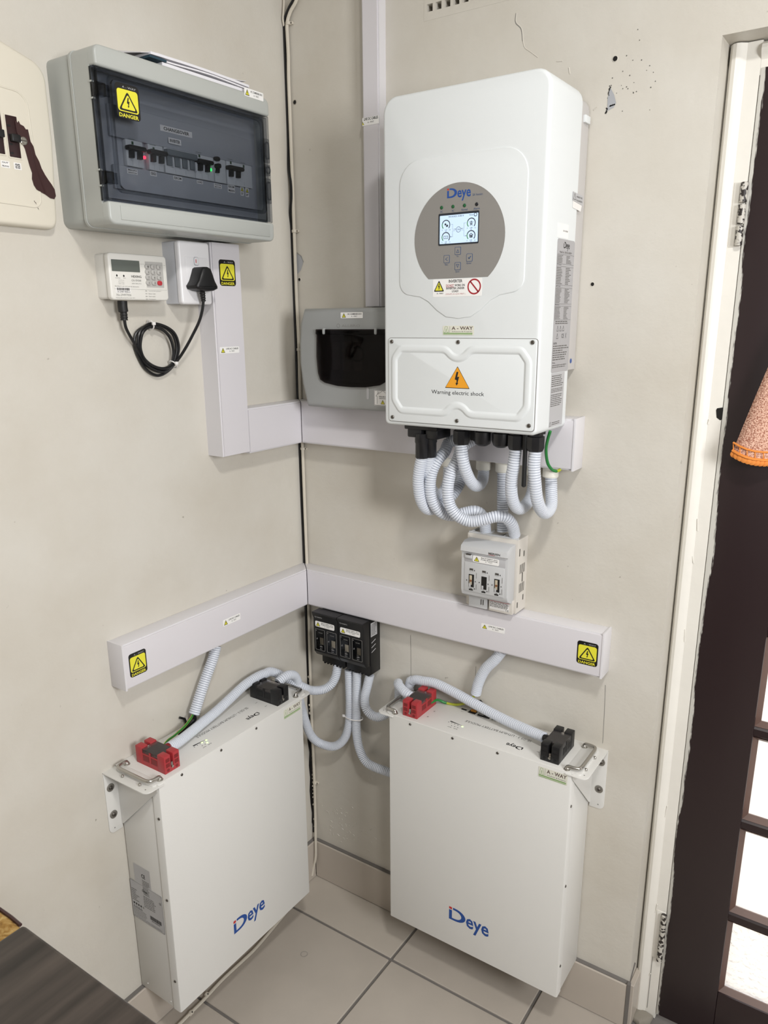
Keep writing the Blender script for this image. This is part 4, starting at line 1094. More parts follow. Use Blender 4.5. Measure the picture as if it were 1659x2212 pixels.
sheet(-.480, -.246, .004, .1150, lambda a, c: BZ1+.0138+.0020*math.sin(math.pi*a)-.001*a, .0040, 'paper', 'paper_sheet', 'thicker white bundle of sheets, middle of the papers on the breaker board')
sheet(-.498, -.250, .002, .1120, lambda a, c: BZ1+.0190-.0070*max(0, 1-a/.12)*c+.034*max(0, 1-a/.42)*(1-c)*min(1, .35+a/.2)+.004*max(0, (a-.9)/.1), .0007, 'paper', 'paper_sheet', 'topmost white paper sheet on the breaker board, its left back corner curling up')

# ================================================================== OLD SWITCH PANEL (far left)
op = Thing('switch_panel', 'old cream flush switch panel with brown switches and peeled brown patch', 'switch panel', 'L', (-.72, 0, 1.71))
PU1, PZ0, PZ1 = -.6185, 1.7070, 1.985
pout = [(-.86, PZ0)] + ac(PU1-.019, PZ0+.014, .014, 270, 360, 5)[:-1] + [(PU1-.004, PZ0+.016), (PU1+.004, 1.84), (PU1+.004, 1.925)] + ac(PU1-.026, 1.928, .030, 5, 70, 6) + [(-.70, 1.9755), (-.86, 1.992)]
q = MB(); q.prism(pout, 0, .0195, 'panel_cream', bev=.007, seg=4); op.part('plate', q, smooth=45)
q = MB(); rg = random.Random(12); pts_ = spline([(x, .003, z) for x, z in pout[6:-1]], .004)
q.tube([(p.x+rg.uniform(-.001, .001), p.y, p.z+rg.uniform(-.001, .001)) for p in pts_], [rg.uniform(.0015, .0035) for p in pts_], 'wall_paint', 7); op.part('filler_edge', q)
fld = [(-.86, 1.742)] + ac(-.664, 1.752, .014, 270, 360, 4) + ac(-.676, 1.883, .022, 0, 90, 5) + [(-.86, 1.912)]
q = MB(); n = len(fld); q.tube([(x, .0190, z) for x, z in fld], .0016, 'panel_cream', 8); op.part('embossed_edge', q, smooth=60)
patch = [(-.6800, 1.8600), (-.6775, 1.8625), (-.6760, 1.8590), (-.6735, 1.8620), (-.6715, 1.8575), (-.6660, 1.8560), (-.6630, 1.8520), (-.6615, 1.8470), (-.6580, 1.8420), (-.6570, 1.8350), (-.6530, 1.8290), (-.6510, 1.8170), (-.6460, 1.8080), (-.6430, 1.7980), (-.6380, 1.7890), (-.6330, 1.7820), (-.6280, 1.7760), (-.6235, 1.7690), (-.6225, 1.7590), (-.6260, 1.7540), (-.6330, 1.7545), (-.6410, 1.7590), (-.6490, 1.7620), (-.6560, 1.7650), (-.6600, 1.7710), (-.6620, 1.7800), (-.6605, 1.7890), (-.6635, 1.7990), (-.6660, 1.8120), (-.6680, 1.8230), (-.6740, 1.8350), (-.6790, 1.8450)]
q = MB(); q.prism(patch, .0190, .0209, 'bare_brown'); q.tube([(-.661, .0204, 1.852), (-.6545, .0204, 1.80), (-.6415, .0204, 1.7615)], .0018, 'bare_brown', 6)
for u, z in ((-.6630, 1.747), (-.6610, 1.745), (-.6580, 1.737)): q.poly([(u, z), (u+.002, z-.003), (u+.0008, z+.001)], .0199, 'bare_brown')
op.part('bare_patch', q, label='dark brown patch where cream paint has peeled')
q = MB(); q.turn((-.6695, .0209, 1.8340), (0, 1, 0), [(.0062, 0), (.0060, .0012), (.0050, .0016), (.0048, .0010)], 'steel', 18); q.box(-.6735, -.6655, .0218, .0236, 1.8335, 1.8350, 'dark_steel'); q.turn((-.6695, .0213, 1.8340), (0, 1, 0), [(.0040, 0), (.0036, .0014)], 'steel', 14); op.part('screw', q)
for u0, u1, z0, z1 in ((-.6975, -.6745, 1.8060, 1.8690), (-.7260, -.7010, 1.8080, 1.8730)):
    q = MB(); q.frame(rr(u0, u1, z0, z1, .001), rr(u0+.0018, u1-.0018, z0+.0018, z1-.0018, .001), .018, .0205, 'paint_edge' if 'paint_edge' in MATS else 'panel_cream')
    q.box(u0+.0016, u1-.0016, .016, .0200, z0+.0016, z1-.0016, 'breaker_brown', .0006)
    q.box(u0+.005, u1-.003, .020, .0285, (z0+z1)/2-.008, (z0+z1)/2+.003, 'black', .0015)
    for k in range(4): q.box(u0+.004, u0+.009, .0199, .0204, z0+.006+.013*k, z0+.009+.013*k, 'black_matte')
    op.part('switch', q)
q = MB()
for u0, u1, rows in ((-.6905, -.6780, ['GEYSER']), (-.7120, -.6975, ['OUT', 'BLDG'])):
    q.prism([(u0, 1.7905), (u1, 1.7905), (u1, 1.8005), (u0, 1.8005)], .0196, .0199, 'label_white')
    for i, t in enumerate(rows): hh = .010/len(rows); q.text(t, u0+.002, u1-.002, 1.8005-hh*(i+1)+.0016, 1.8005-hh*i-.0014, .0201, 'ink', bold=True)
op.part('switch_labels', q)

# ================================================================== METER KEYPAD, SOCKET, POWER CORD
M0, M1, MZ0, MZ1, MN = -.5470, -.4160, 1.5955, 1.6755, .0400
mt = Thing('meter_keypad', 'white electricity meter keypad unit with grey screen and number keys', 'meter', 'L', ((M0+M1)/2, 0, MZ0))
q = MB(); q.prism(rr(M0+.002, M1-.002, MZ0+.002, MZ1-.001, .005), 0, .030, 'meter_white', bev=.001); q.prism(rr(M0, M1, MZ0, MZ1, .007, 5), .0305, MN, 'meter_white', bev=.003, seg=3); mt.part('case', q)
def mp(px, py): return None
h = MN+.0003
q = MB()
q.text('HEXING', (-0.5001,0.0403,1.6351)[0], (-0.4777,0.0403,1.6359)[0], (-0.5001,0.0403,1.6347)[2], (-0.4997,0.0403,1.6387)[2], h, 'ink_grey', bold=True)
q.text('CIU EV500', (-0.5004,0.0403,1.6279)[0], (-0.4791,0.0403,1.6286)[0], (-0.5004,0.0403,1.6283)[2], (-0.5,0.0403,1.6315)[2], h, 'ink_grey')
q.text('230V 50Hz PLC', (-0.5005,0.0403,1.6231)[0], (-0.4786,0.0403,1.6238)[0], (-0.5004,0.0403,1.6235)[2], (-0.5002,0.0403,1.6255)[2], h, 'ink_soft')
x0, x1, y0, y1 = (-0.5368,0.0403,1.6174)[0], (-0.5041,0.0403,1.6182)[0], (-0.5226,0.0403,1.6075)[2], (-0.5214,0.0403,1.6174)[2]
q.prism([(x0, y0), (x1, y0), (x1, y1), (x0, y1)], MN, MN+.0002, 'label_white')
rg = random.Random(6); x = x0+.003
while x < x1-.003:
    wd = rg.choice((.0004, .0007, .0011)); q.poly([(x, y0+.0045), (x+wd, y0+.0045), (x+wd, y1-.001), (x, y1-.001)], h+.0002, 'ink'); x += wd + rg.choice((.0004, .0007))
q.text('14 2949 9006 6', x0+.003, x1-.002, y0+.0008, y0+.0034, h+.0002, 'ink')
q.text('No.29497006', x0+.001, x1, y0-.0050, y0-.0012, h, 'ink_soft'); q.text('Hexing Electrical Co., Ltd. 2011', x0-.001, x1+.008, y0-.0095, y0-.0072, h, 'ink_soft')
q.text('PROPERTY OF CITY OF EKURHULENI', x0-.001, (-0.4854,0.0403,1.6187)[0], y1+.0006, y1+.0024, h, 'ink_soft')
x0 = (-0.4714,0.0403,1.6028)[0]
for k, t in enumerate(('Total electricity consumption', 'Balance credit', 'Meter number', 'Current power')):
    z = (-0.4704,0.0403,1.6122)[2] - .0048*k; q.text(('800', '801', '804', '810')[k], x0, x0+.0042, z-.001, z+.0010, h, 'ink_soft'); q.text(t, x0+.007, x0+.007+(.030 if k == 0 else .016), z-.001, z+.0010, h, 'ink_soft')
for k in range(3): z = (-0.529,0.0403,1.6294)[2]-.0030*k; q.text(('Relay Normal', 'Red: alarm', 'Pulse: credit')[k], (-0.529,0.0403,1.6294)[0], (-0.529,0.0403,1.6294)[0]+.012, z-.0007, z+.0007, h, 'ink_soft')
for p0 in ((-0.5315,0.0403,1.6371), (-0.5166,0.0403,1.6369)): q.poly(circ(p0[0], p0[2], .0016, 12, .0020), h, 'ink')
q.text('Credit Status', (-0.5355,0.0403,1.6323)[0], (-0.5246,0.0403,1.6327)[0], (-0.5355,0.0403,1.6323)[2], (-0.5353,0.0403,1.6339)[2], h, 'ink_soft'); q.text('Alarm', (-0.5187,0.0403,1.6321)[0], (-0.5126,0.0403,1.6323)[0], (-0.5186,0.0403,1.6325)[2], (-0.5184,0.0403,1.6341)[2], h, 'ink_soft')
for z in ((-0.5445,0.0403,1.6145)[2],): q.stroke([(M0+.007, z), (M1-.004, z)], .0003, h, 'ink_soft')
q.stroke([(M0+.006, MZ1-.0165), (M1-.004, MZ1-.0165)], .0003, h, 'ink_soft')
mt.part('printing', q)
q = MB(); x0, x1, y0, y1 = sp((-0.5412,0.04,1.6638), (-0.4794,0.04,1.6643), (-0.4802,0.04,1.6443), (-0.5412,0.04,1.6441)); q.prism(rr(x0-.001, x1+.001, y0-.001, y1+.001, .0015), MN-.001, MN+.0003, 'meter_white'); q.poly(rr(x0, x1, y0, y1, .001), MN+.0005, 'lcd_grey'); mt.part('screen', q)
q = MB(); x0, x1, y0, y1 = sp((-0.4671,0.04,1.6621), (-0.4252,0.04,1.6658), (-0.4268,0.04,1.6194), (-0.4674,0.04,1.6176)); q.frame(rr(x0-.0012, x1+.0012, y0-.0012, y1+.0012, .002), rr(x0, x1, y0, y1, .001), MN-.001, MN+.0006, 'meter_white'); q.poly(rr(x0, x1, y0, y1, .001), MN+.0002, 'meter_key'); mt.part('keypad_recess', q)
kx = [(-0.4646,0.043,1.6548)[0], (-0.4513,0.043,1.6546)[0], (-0.4377,0.043,1.6544)[0]]; kz = [(-0.4507,0.043,1.6551)[2], (-0.4517,0.043,1.6457)[2], (-0.4528,0.043,1.6363)[2], (-0.4538,0.043,1.6268)[2]]
kx = [kx[0]+.001, kx[1]+.001, kx[2]+.001]
for r_ in range(4):
    for c_ in range(3):
        t = ('123', '456', '789', '<0>')[r_][c_]; red = r_ == 3 and c_ == 2
        q = MB(); q.prism(rr(kx[c_]-.0052, kx[c_]+.0052, kz[r_]-.0040, kz[r_]+.0040, .0032), MN, MN+.0028, 'key_red' if red else 'meter_key', bev=.0012); q.text(t, kx[c_]-.0003, kx[c_]+.0022, kz[r_]-.0022, kz[r_]+.0014, MN+.0030, 'ink_grey'); mt.part('key', q, label='red key' if red else None)

so = Thing('socket_outlet', 'white wall socket box with red-marked rocker switch above a black plug', 'socket', 'L', (-.35, 0, 1.589))
S0, S1, SZ0, SZ1 = -.3900, -.3105, 1.5890, 1.7060
q = MB(); q.prism(rr(S0+.001, S1-.005, SZ0+.001, SZ1-.001, .002), 0, .036, 'socket_side', bev=.0008); so.part('box', q)
q = MB(); q.prism(rr(S0, S1, SZ0, SZ1, .006, 5), .0365, .0475, 'socket_white', bev=.0045, seg=3); q.box(S0+.013, S1-.009, .047, .0486, SZ0+.028, SZ1-.029, 'socket_white', .0008); so.part('face_plate', q)
p0 = (-0.3491,0.05,1.6696)
q = MB(); q.frame(rr(p0[0]-.0062, p0[0]+.0062, p0[2]-.0082, p0[2]+.0082, .004), rr(p0[0]-.0054, p0[0]+.0054, p0[2]-.0074, p0[2]+.0074, .0035), .048, .0496, 'socket_side'); q.prism(rr(p0[0]-.0052, p0[0]+.0052, p0[2]-.0072, p0[2]+.0072, .0034), .048, .0512, 'socket_white', bev=.0012); q.poly([(p0[0]-.0036, p0[2]-.003), (p0[0]-.0018, p0[2]-.003), (p0[0]-.0018, p0[2]+.0034), (p0[0]-.0036, p0[2]+.0034)], .0514, 'logo_red'); so.part('rocker_switch', q)

pc = Thing('power_cord', 'black power cord coiled and tied, running from keypad unit to the socket plug', 'power cord', 'L', (-.42, .02, 1.50))
q = MB(); O = (-0.3509,0.062,1.6362)
pl_ = [(-0.3553,0.06,1.6583), (-0.3457,0.06,1.6587), (-0.3374,0.06,1.6556), (-0.3334,0.06,1.6463), (-0.3285,0.06,1.6335), (-0.3219,0.06,1.6233), (-0.3224,0.06,1.618), (-0.3327,0.06,1.6143), (-0.35,0.06,1.613), (-0.3643,0.06,1.6144), (-0.3771,0.06,1.6176), (-0.3789,0.06,1.6235), (-0.3709,0.06,1.633), (-0.3649,0.06,1.6451), (-0.3604,0.06,1.6555)]
q.prism([(p[0], p[2]) for p in pl_][::-1], .0490, .0790, 'black', bev=.006, seg=3); so_ = pc.part('plug', q, smooth=50)
q = MB(); pa = spline([(-0.3543,0.066,1.6145), (-0.352,0.064,1.606), (-0.3483,0.061,1.5957)], .0012)
q.tube(pa, [.0052 - .0014*i/len(pa) + (.0008 if i % 4 < 2 else 0) for i in range(len(pa))], 'rubber', 10); pc.part('strain_relief', q)
q = MB(); pb = spline([(-0.5109,0.022,1.5944), (-0.5113,0.022,1.5831), (-0.5104,0.022,1.5733), (-0.5104,0.022,1.5602)], .0012)
q.tube(pb, [(.0088 if i < len(pb)*.55 else .0062) + (.0006 if (i % 4 < 2 and i > len(pb)*.6) else 0) for i in range(len(pb))], 'rubber', 12); pc.part('connector', q)
q = MB()
path = [(-0.5102,0.022,1.5619), (-0.5068,0.02,1.5471), (-0.4951,0.016,1.5302), (-0.4796,0.01,1.5128), (-0.4702,0.008,1.4952), (-0.4559,0.008,1.4754), (-0.4279,0.01,1.4669), (-0.4004,0.01,1.4725), (-0.3901,0.012,1.4856), (-0.3839,0.013,1.5078), (-0.3908,0.013,1.533), (-0.4128,0.012,1.5474), (-0.4379,0.01,1.5512), (-0.4589,0.008,1.5464), (-0.4749,0.006,1.5347),
        (-0.4793,0.006,1.5153), (-0.4723,0.006,1.4918), (-0.4573,0.006,1.4684), (-0.4324,0.007,1.4554), (-0.4069,0.008,1.462), (-0.3905,0.013,1.4793), (-0.3808,0.016,1.506), (-0.3875,0.016,1.5329), (-0.4099,0.014,1.5483), (-0.4407,0.011,1.5538), (-0.4631,0.01,1.543), (-0.4722,0.01,1.5296), (-0.4736,0.009,1.5109), (-0.468,0.009,1.4934), (-0.4533,0.01,1.4736), (-0.4266,0.012,1.4624), (-0.4034,0.013,1.4692), (-0.3972,0.016,1.486), (-0.3959,0.017,1.5065), (-0.4022,0.016,1.528), (-0.4182,0.015,1.5423), (-0.443,0.013,1.5479), (-0.4608,0.012,1.5396), (-0.4683,0.011,1.5235), (-0.4703,0.011,1.5065), (-0.4643,0.012,1.489), (-0.4466,0.013,1.475), (-0.4231,0.014,1.4685), (-0.4001,0.015,1.4726),
        (-0.3864,0.02,1.4856), (-0.3739,0.03,1.5077), (-0.3642,0.042,1.5325), (-0.3553,0.052,1.5563), (-0.3502,0.058,1.5782), (-0.3482,0.061,1.5974)]
q.tube(spline(path, .004), .0029, 'cable_black', 8); pc.part('cable', q)
for c0, d in (((-0.4429,0.012,1.5513), (1, 0, .2)), ((-0.3965,0.014,1.4751), (1, 0, .8))):
    q = MB(); pts = []
    dv = Vector(d).normalized(); nv = Vector((-dv.z, 0, dv.x)); c0 = Vector(c0)
    for i in range(12): a = 2*math.pi*i/12; pts.append(c0 + nv*.0085*math.cos(a) + Vector((0, 1, 0))*.0095*math.sin(a))
    q.tube(pts, .0014, 'white_plastic', 6, closed=True); q.box(c0.x-.0035, c0.x+.0035, c0.y+.0075, c0.y+.012, c0.z-.0005, c0.z+.0055, 'white_plastic', .001)
    pc.part('cable_tie', q, label='small white cable tie')

# ================================================================== DC COMBINER BOX
dcb = Thing('combiner_box', 'grey rounded combiner box with black tinted window half behind the inverter', 'combiner box', 'R', (.24, 0, 1.36))
left = [(0.1087,0.075,1.5813), (0.0974,0.075,1.5507), (0.0921,0.075,1.5064), (0.0915,0.075,1.4624), (0.0971,0.075,1.4191), (0.1106,0.075,1.3684)]
lo = [(p[0], p[2]) for p in left]
out = lo
ro = [(.48-x, z) for x, z in out]
poly = out + ro[::-1]
q = MB(); q.prism(poly, .0, .102, 'box_grey', bev=.010, seg=4); dcb.part('case', q, smooth=50)
H3 = .1022
wl_ = [(0.1488,0.106,1.5362), (0.1466,0.106,1.4802), (0.1497,0.106,1.4444), (0.1551,0.106,1.4305), (0.1678,0.106,1.4239), (0.2034,0.106,1.4183), (0.2383,0.106,1.4172)]
wl_ = [(p[0], p[2]) for p in wl_]; wr_ = [(.48-x, z) for x, z in wl_[::-1]][1:]
win = wl_ + wr_
q = MB(); q.prism([(x, z) for x, z in win], .098, .1035, 'black', bev=.001); 
q.prism([(x*.9+.024, z*.86+1.48*.14) for x, z in win], .1034, .1040, 'iso_black'); dcb.part('window_frame', q)
q = MB()
for k in range(3): q.box(.185+.03*k, .209+.03*k, .0995, .1042, 1.452, 1.512, 'isolator_dark', .001)
q.frame(circ(.256, 1.487, .017, 18), circ(.256, 1.487, .013, 18), .104, .1046, 'black_matte'); dcb.part('switchgear', q)
q = MB(); q.prism([(x, z) for x, z in win], .1048, .1075, 'smoked_dark', bev=.0012); q.box(win[0][0]-.001, .48-win[0][0]+.001, .1040, .1095, 1.5270, 1.5380, 'smoked_dark', .0015)
dcb.part('tinted_window', q, label='black tinted flap')
for px in ((0.171,0.11,1.5343), (0.3066,0.11,1.5344)):
    q = MB(); q.box(px[0]-.0028, px[0]+.0028, .103, .1125, px[2]-.007, px[2]+.006, 'box_grey', .0022); dcb.part('hinge', q)
q = MB(); q.text('ALLBRO', .214, .262, 1.5425, 1.5475, H3, 'ink_soft'); q.ring(circ(.205, 1.545, .0045, 16), circ(.205, 1.545, .0034, 16), H3, 'ink_soft')
q.prism(rr(.2770, .2830, 1.3930, 1.4180, .003), H3-.002, H3+.0006, 'label_grey'); dcb.part('embossing', q)
q = MB(); small_label(q, *sp((0.2125,0.104,1.5722), (0.2703,0.104,1.5724), (0.27,0.104,1.5604), (0.2122,0.104,1.5599)), H3+.0003, ['DC COMBINER BOX', 'A - WAY']); dcb.part('box_label', q)
q = MB(); x0, x1, y0, y1 = .2960, .3500, 1.3810, 1.4140
q.prism(rr(x0, x1, y0, y1, .003), H3, H3+.0003, 'sticker_white'); q.stroke(rr(x0+.001, x1-.001, y0+.001, y1-.001, .003), .0007, H3+.0005, 'ink', closed=True)
q.stroke([(x0+.008, y0+.004), (x0+.008, y0+.020), (x0+.005, y0+.020), (x0+.0135, y0+.0295)], .0006, H3+.0005, 'ink'); q.stroke([(x0+.010, y0+.031), (x0+.010, y0+.024), (x0+.023, y0+.032), (x0+.046, y0+.016)], .0006, H3+.0005, 'ink')
q.text('SOLAR PV', x0+.013, x0+.034, y0+.0180, y0+.0205, H3+.0005, 'ink', bold=True); q.text('ON ROOF', x0+.013, x0+.034, y0+.0145, y0+.0165, H3+.0005, 'ink', bold=True)
warn_tri(q, x0+.0225, y0+.0035, y0+.013, .011, H3+.0005); dcb.part('solar_sticker', q)

# ================================================================== GREY FUSE ISOLATOR
fi = Thing('fuse_isolator', 'light grey three-pole fuse isolator mounted above the lower right trunking', 'fuse isolator', 'R', (.558, 0, .956))
F0, F1, FZ0, FZ1 = .4975, .6150, .9560, 1.1180
q = MB(); q.prism(rr(F0, F1, FZ0, FZ1, .002), .0, .0475, 'isolator_beige', bev=.001)
fb = fi.part('base', q)
q = MB()
for k in range(6):
    for z in (1.052, 1.010): q.box(F1-.0002, F1+.0004, .012+.0045*k, .0135+.0045*k, z-.010, z+.010, 'isolator_dark')
for n_, z, l in ((.016, 1.083, .006), (.038, 1.090, .008), (.020, 1.032, .010), (.012, 0.985, .006), (.040, 0.975, .006)): q.box(F1-.0002, F1+.0004, n_, n_+.004, z-l, z+l, 'isolator_dark')
fi.part('vent_slots', q, fb)
q = MB()
for k in range(3): q.box(F0+.006+.037*k, F0+.010+.037*k, .010, .046, FZ1-.001, FZ1+.004, 'isolator_grey', .001)
q.box(F0+.002, F1-.002, .040, .0465, FZ1-.001, FZ1+.0035, 'isolator_grey', .001); q.box(.573, .580, .02, .040, FZ1, FZ1+.002, 'isolator_dark')
fi.part('terminal_shroud', q)
L0, L1, LZ0, LZ1 = .5040, .6105, .9840, 1.1090
q = MB()
sec = [(.0490, LZ0), (.0620, LZ0-.002), (.0800, LZ0+.008), (.0845, LZ0+.020), (.0845, LZ1-.022), (.0905, LZ1-.019), (.0890, LZ1-.008), (.0740, LZ1), (.0490, LZ1)]
q.prism(sec, L0, L1, 'isolator_grey', NZ, bev=.0025)
lid = fi.part('lid', q, smooth=40)
q = MB(); i = .0847
q.box(L0+.0075, L1-.0075, .080, .0857, LZ0+.0180, LZ1-.0440, 'isolator_grey', .0008); q.box(L0+.006, L1-.006, .082, .0849, LZ1-.043, LZ1-.0235, 'label_grey', .0008)
fi.part('front_panel', q, lid)
i = .0860
q = MB(); q.box(L0+.009, L0+.025, .0846, .0885, LZ1-.0345, LZ1-.026, 'isolator_grey', .0015); q.box(L0+.012, L0+.023, .0848, .0890, LZ1-.0270, LZ1-.0245, 'isolator_dark'); fi.part('latch', q, lid)
for k in range(3):
    u = L0+.0245+.0295*k; q = MB()
    q.box(u-.0060, u+.0060, .0855, .0862, LZ0+.0280, LZ0+.0560, 'hole_dark')
    if k != 1: q.box(u-.0045, u+.0015, .0856, .0867, LZ0+.0330, LZ0+.0540, 'fuse_cream', .0006); q.turn((u-.001, .0864, LZ0+.0420), (0, 1, 0), [(.0026, 0), (.0022, .001)], 'copper', 10)
    q.box(u-.0055, u-.0010, .0857, .0868, LZ0+.0275, LZ0+.0360, 'label_grey', .0006)
    q.box(u-.0045, u+.0035, .0856, .0863, LZ0+.0635, LZ0+.0690, 'isolator_dark'); q.box(u-.0040, u+.0028, .0857, .0866, LZ0+.0632, LZ0+.0648, 'isolator_grey')
    q.box(u-.005, u+.004, .0856, .0862, LZ0+.0205, LZ0+.0235, 'ink'); q.box(u-.002, u+.0015, .0856, .0863, LZ0+.0225, LZ0+.0250, 'isolator_dark')
    for du_, z in ((-.011, .0415), (.0095, .0415), (.0068, .0655), (.0075, .0250)): q.box(u+du_-.0008, u+du_+.0008, .0856, .0861, LZ0+z-.0012, LZ0+z+.0012, 'ink')
    for z in (.055, .030): q.box(u+.0112, u+.0119, .0856, .0860, LZ0+z-.006, LZ0+z+.006, 'ink_grey')
    fi.part('fuse_window', q, lid)
q = MB(); small_label(q, L0+.0265, L1-.0200, LZ1-.0405, LZ1-.0265, .0851, ['BATTERY DC', 'FUSE ISOLATOR', 'A - WAY'], r=.2); fi.part('isolator_label', q, lid)
SL = Plane2(o=(0, .0905, LZ1-.019), du=(1, 0, 0), dv=(0, -.135, .99), dn=(0, .99, .135))
q = MB(); q.text('MERSEN', L1-.042, L1-.016, .0020, .0062, .0006, 'ink_grey', SL, True); q.stroke([(L1-.041, .0012), (L1-.028, .0012)], .0008, .0006, 'sticker_red', SL); fi.part('maker_name', q, lid)
q = MB(); q.box(F0+.012, F0+.055, .0472, .0590, FZ0+.001, LZ0+.004, 'isolator_grey', .0015)
for k in range(2): q.box(F0+.041+.005*k, F0+.043+.005*k, .0588, .0594, FZ0+.010, FZ0+.022, 'isolator_dark')
fi.part('terminal_cover', q)
q = MB(); q.box(F0+.060, F1-.003, .0472, .0590, FZ0+.001, LZ0+.004, 'isolator_beige', .0015); x0, x1 = F0+.062, F1-.010
q.poly([(x0, FZ0+.006), (x1, FZ0+.006), (x1, FZ0+.0265), (x0, FZ0+.0265)], .0592, 'label_white'); q.poly([(x0, FZ0+.0240), (x1, FZ0+.0240), (x1, FZ0+.0265), (x0, FZ0+.0265)], .0594, 'sticker_red'); q.lines(x0+.001, x1-.001, FZ0+.011, FZ0+.0235, 5, .0595, 'ink_grey', fill=.5, short=.2); q.text('CE', x1-.008, x1-.001, FZ0+.0065, FZ0+.0105, .0595, 'ink')
fi.part('terminal_cover', q)

# ================================================================== TWO BLACK FUSE ISOLATORS UNDER THE TRUNKING
def black_iso(u0, u1, label, rating):
    th = Thing('battery_isolator', label, 'fuse isolator', 'R', ((u0+u1)/2, 0, .71), 'black fuse isolators in the corner')
    q = MB(); q.box(u0+.003, u1, 0, .0430, .7105, .8545, 'iso_black', .002)
    for k in range(7): q.box(u0+.008+.0098*k, u0+.012+.0098*k, .014, .042, .7065, .712, 'iso_black')
    th.part('base', q)
    q = MB(); q.prism([(.0440, .735), (.0600, .7380), (.0690, .7500), (.0690, .8400), (.0750, .8540), (.0740, .8570), (.0440, .8570)], u0, u1-.0008, 'iso_black', NZ, bev=.0018); ld = th.part('lid', q)
    for k in range(2):
        c = u0+.0205+.0365*k
        q = MB(); q.prism(rr(c-.0148, c+.0148, .7560, .8125, .002), .0688, .0702, 'black', bev=.0006); q.poly(rr(c-.0138, c+.0138, .7570, .8115, .0015), .0704, 'clear_fuse')
        q.frame(rr(c-.0148, c+.0148, .7560, .8125, .002), rr(c-.0142, c+.0142, .7566, .8119, .0018), .0700, .0705, 'ink_soft')
        q.box(c-.0010, c+.0110, .0696, .0703, .7720, .7910, 'fuse_cream', .0005); q.box(c-.002, c+.005, .0696, .0703, .7640, .7740, 'washer', .0005)
        q.text('NH00', c-.004, c+.008, .8020, .8045, .0706, 'ink_soft'); q.text('4', c-.0125, c-.0105, .8065, .8095, .0706, 'label_grey'); q.stroke([(c-.011, .786), (c-.008, .788), (c-.008, .785), (c-.011, .784), (c-.011, .786)], .0005, .0706, 'label_grey'); q.stroke([(c-.001, .7655), (c+.007, .7665)], .001, .0706, 'label_grey'); q.text('2.7', c-.001, c+.006, .7590, .7620, .0706, 'label_grey')
        th.part('fuse_window', q, ld)
    P_ = Plane2(o=(0, .0692, .840), du=(1, 0, 0), dv=(0, .394, .919), dn=(0, .919, -.394))
    q = MB(); q.text('ONESTO', u0+.012, u0+.029, .0030, .0070, .0006, 'label_grey', P_, True); q.ring(circ(u0+.0085, .005, .0024, 12), circ(u0+.0085, .005, .0015, 12), .0006, 'label_grey', P_); th.part('maker_name', q, ld)
    q = MB(); small_label(q, u0+.0055, u0+.0655, .8180, .8330, .0691, ['BATTERY DC', 'FUSE ISOLATOR', 'A - WAY'], r=.22); th.part('isolator_label', q, ld)
    if rating:
        S2 = Plane2(o=(u1, 0, 0), du=(0, -1, 0), dv=(0, 0, 1), dn=(1, 0, 0))
        q = MB(); q.prism([(-.0410, .8120), (-.0140, .8120), (-.0140, .8480), (-.0410, .8480)], .0002, .0005, 'label_grey', S2); q.lines(-.039, -.016, .815, .845, 8, .0007, 'ink_grey', S2, 3, .4, .3)
        for k in range(3): q.stroke([(-.038, .7960-.0125*k), (-.022, .8010-.0125*k)], .0022, .0006, 'label_grey', S2)
        th.part('rating_label', q)
    return th
black_iso(.0815, .1585, 'black fuse isolator nearest the corner, left of its twin under the trunking', False)
black_iso(.1595, .2365, 'black fuse isolator with silver side label, right of its twin under the trunking', True)

# ================================================================== FLEXIBLE CONDUITS
def conduit(label, pts, base=None, R=.0119, wall='R', adaptor=None, extra=None, name='conduit'):
    th = Thing(name, label, 'conduit', wall, tuple(pts[0] if base is None else base), 'white corrugated conduits')
    th.part('corrugated_tube', conduit_mb(pts, R), smooth=60)
    if adaptor:
        u, n_, z = adaptor; q = MB(); q.turn((u, n_, z), (0, 0, -1), [(.0165, 0), (.0165, .004), (.0158, .005), (.0158, .020), (.0148, .021), (.0148, .0215)], 'conduit_adaptor', 20); th.part('adaptor', q)
    return th
TZ = 1.2733
conduit('furthest left corrugated conduit under the inverter, dropping from its black socket', [(0.4375,0.138,1.2896), (0.4316,0.137,1.268), (0.4278,0.136,1.2463), (0.4267,0.134,1.2265), (0.4277,0.128,1.2), (0.4312,0.115,1.1781), (0.437,0.098,1.1703), (0.4478,0.078,1.1766), (0.461,0.056,1.194), (0.4675,0.036,1.2152), (0.4683,0.024,1.2354), (0.4691,0.022,1.2532)], adaptor=None)
conduit('shadowed corrugated conduit behind the furthest left one under the inverter', [(0.4466,0.124,1.2902), (0.4418,0.121,1.2683), (0.4395,0.115,1.2439), (0.4377,0.1,1.2156), (0.4397,0.08,1.2001), (0.4411,0.055,1.2016), (0.4392,0.034,1.2198), (0.435,0.023,1.2378), (0.4347,0.022,1.2579)], adaptor=((0.4347,0.022,1.2579)[0], .022, TZ))
conduit('second corrugated conduit under the inverter, swinging into the grey isolator left hole', [(.499, .075, 1.322), (0.4688,0.082,1.3138), (0.4656,0.095,1.2962), (0.4581,0.108,1.2813), (0.4509,0.116,1.2627), (0.447,0.12,1.2408), (0.4473,0.12,1.2126), (0.4535,0.115,1.1879), (0.4662,0.104,1.1685), (0.4837,0.086,1.161), (0.5033,0.072,1.1676), (0.5208,0.062,1.1708), (0.5315,0.053,1.1624), (0.535,0.044,1.1449), (0.5329,0.034,1.121)], R=.0120)
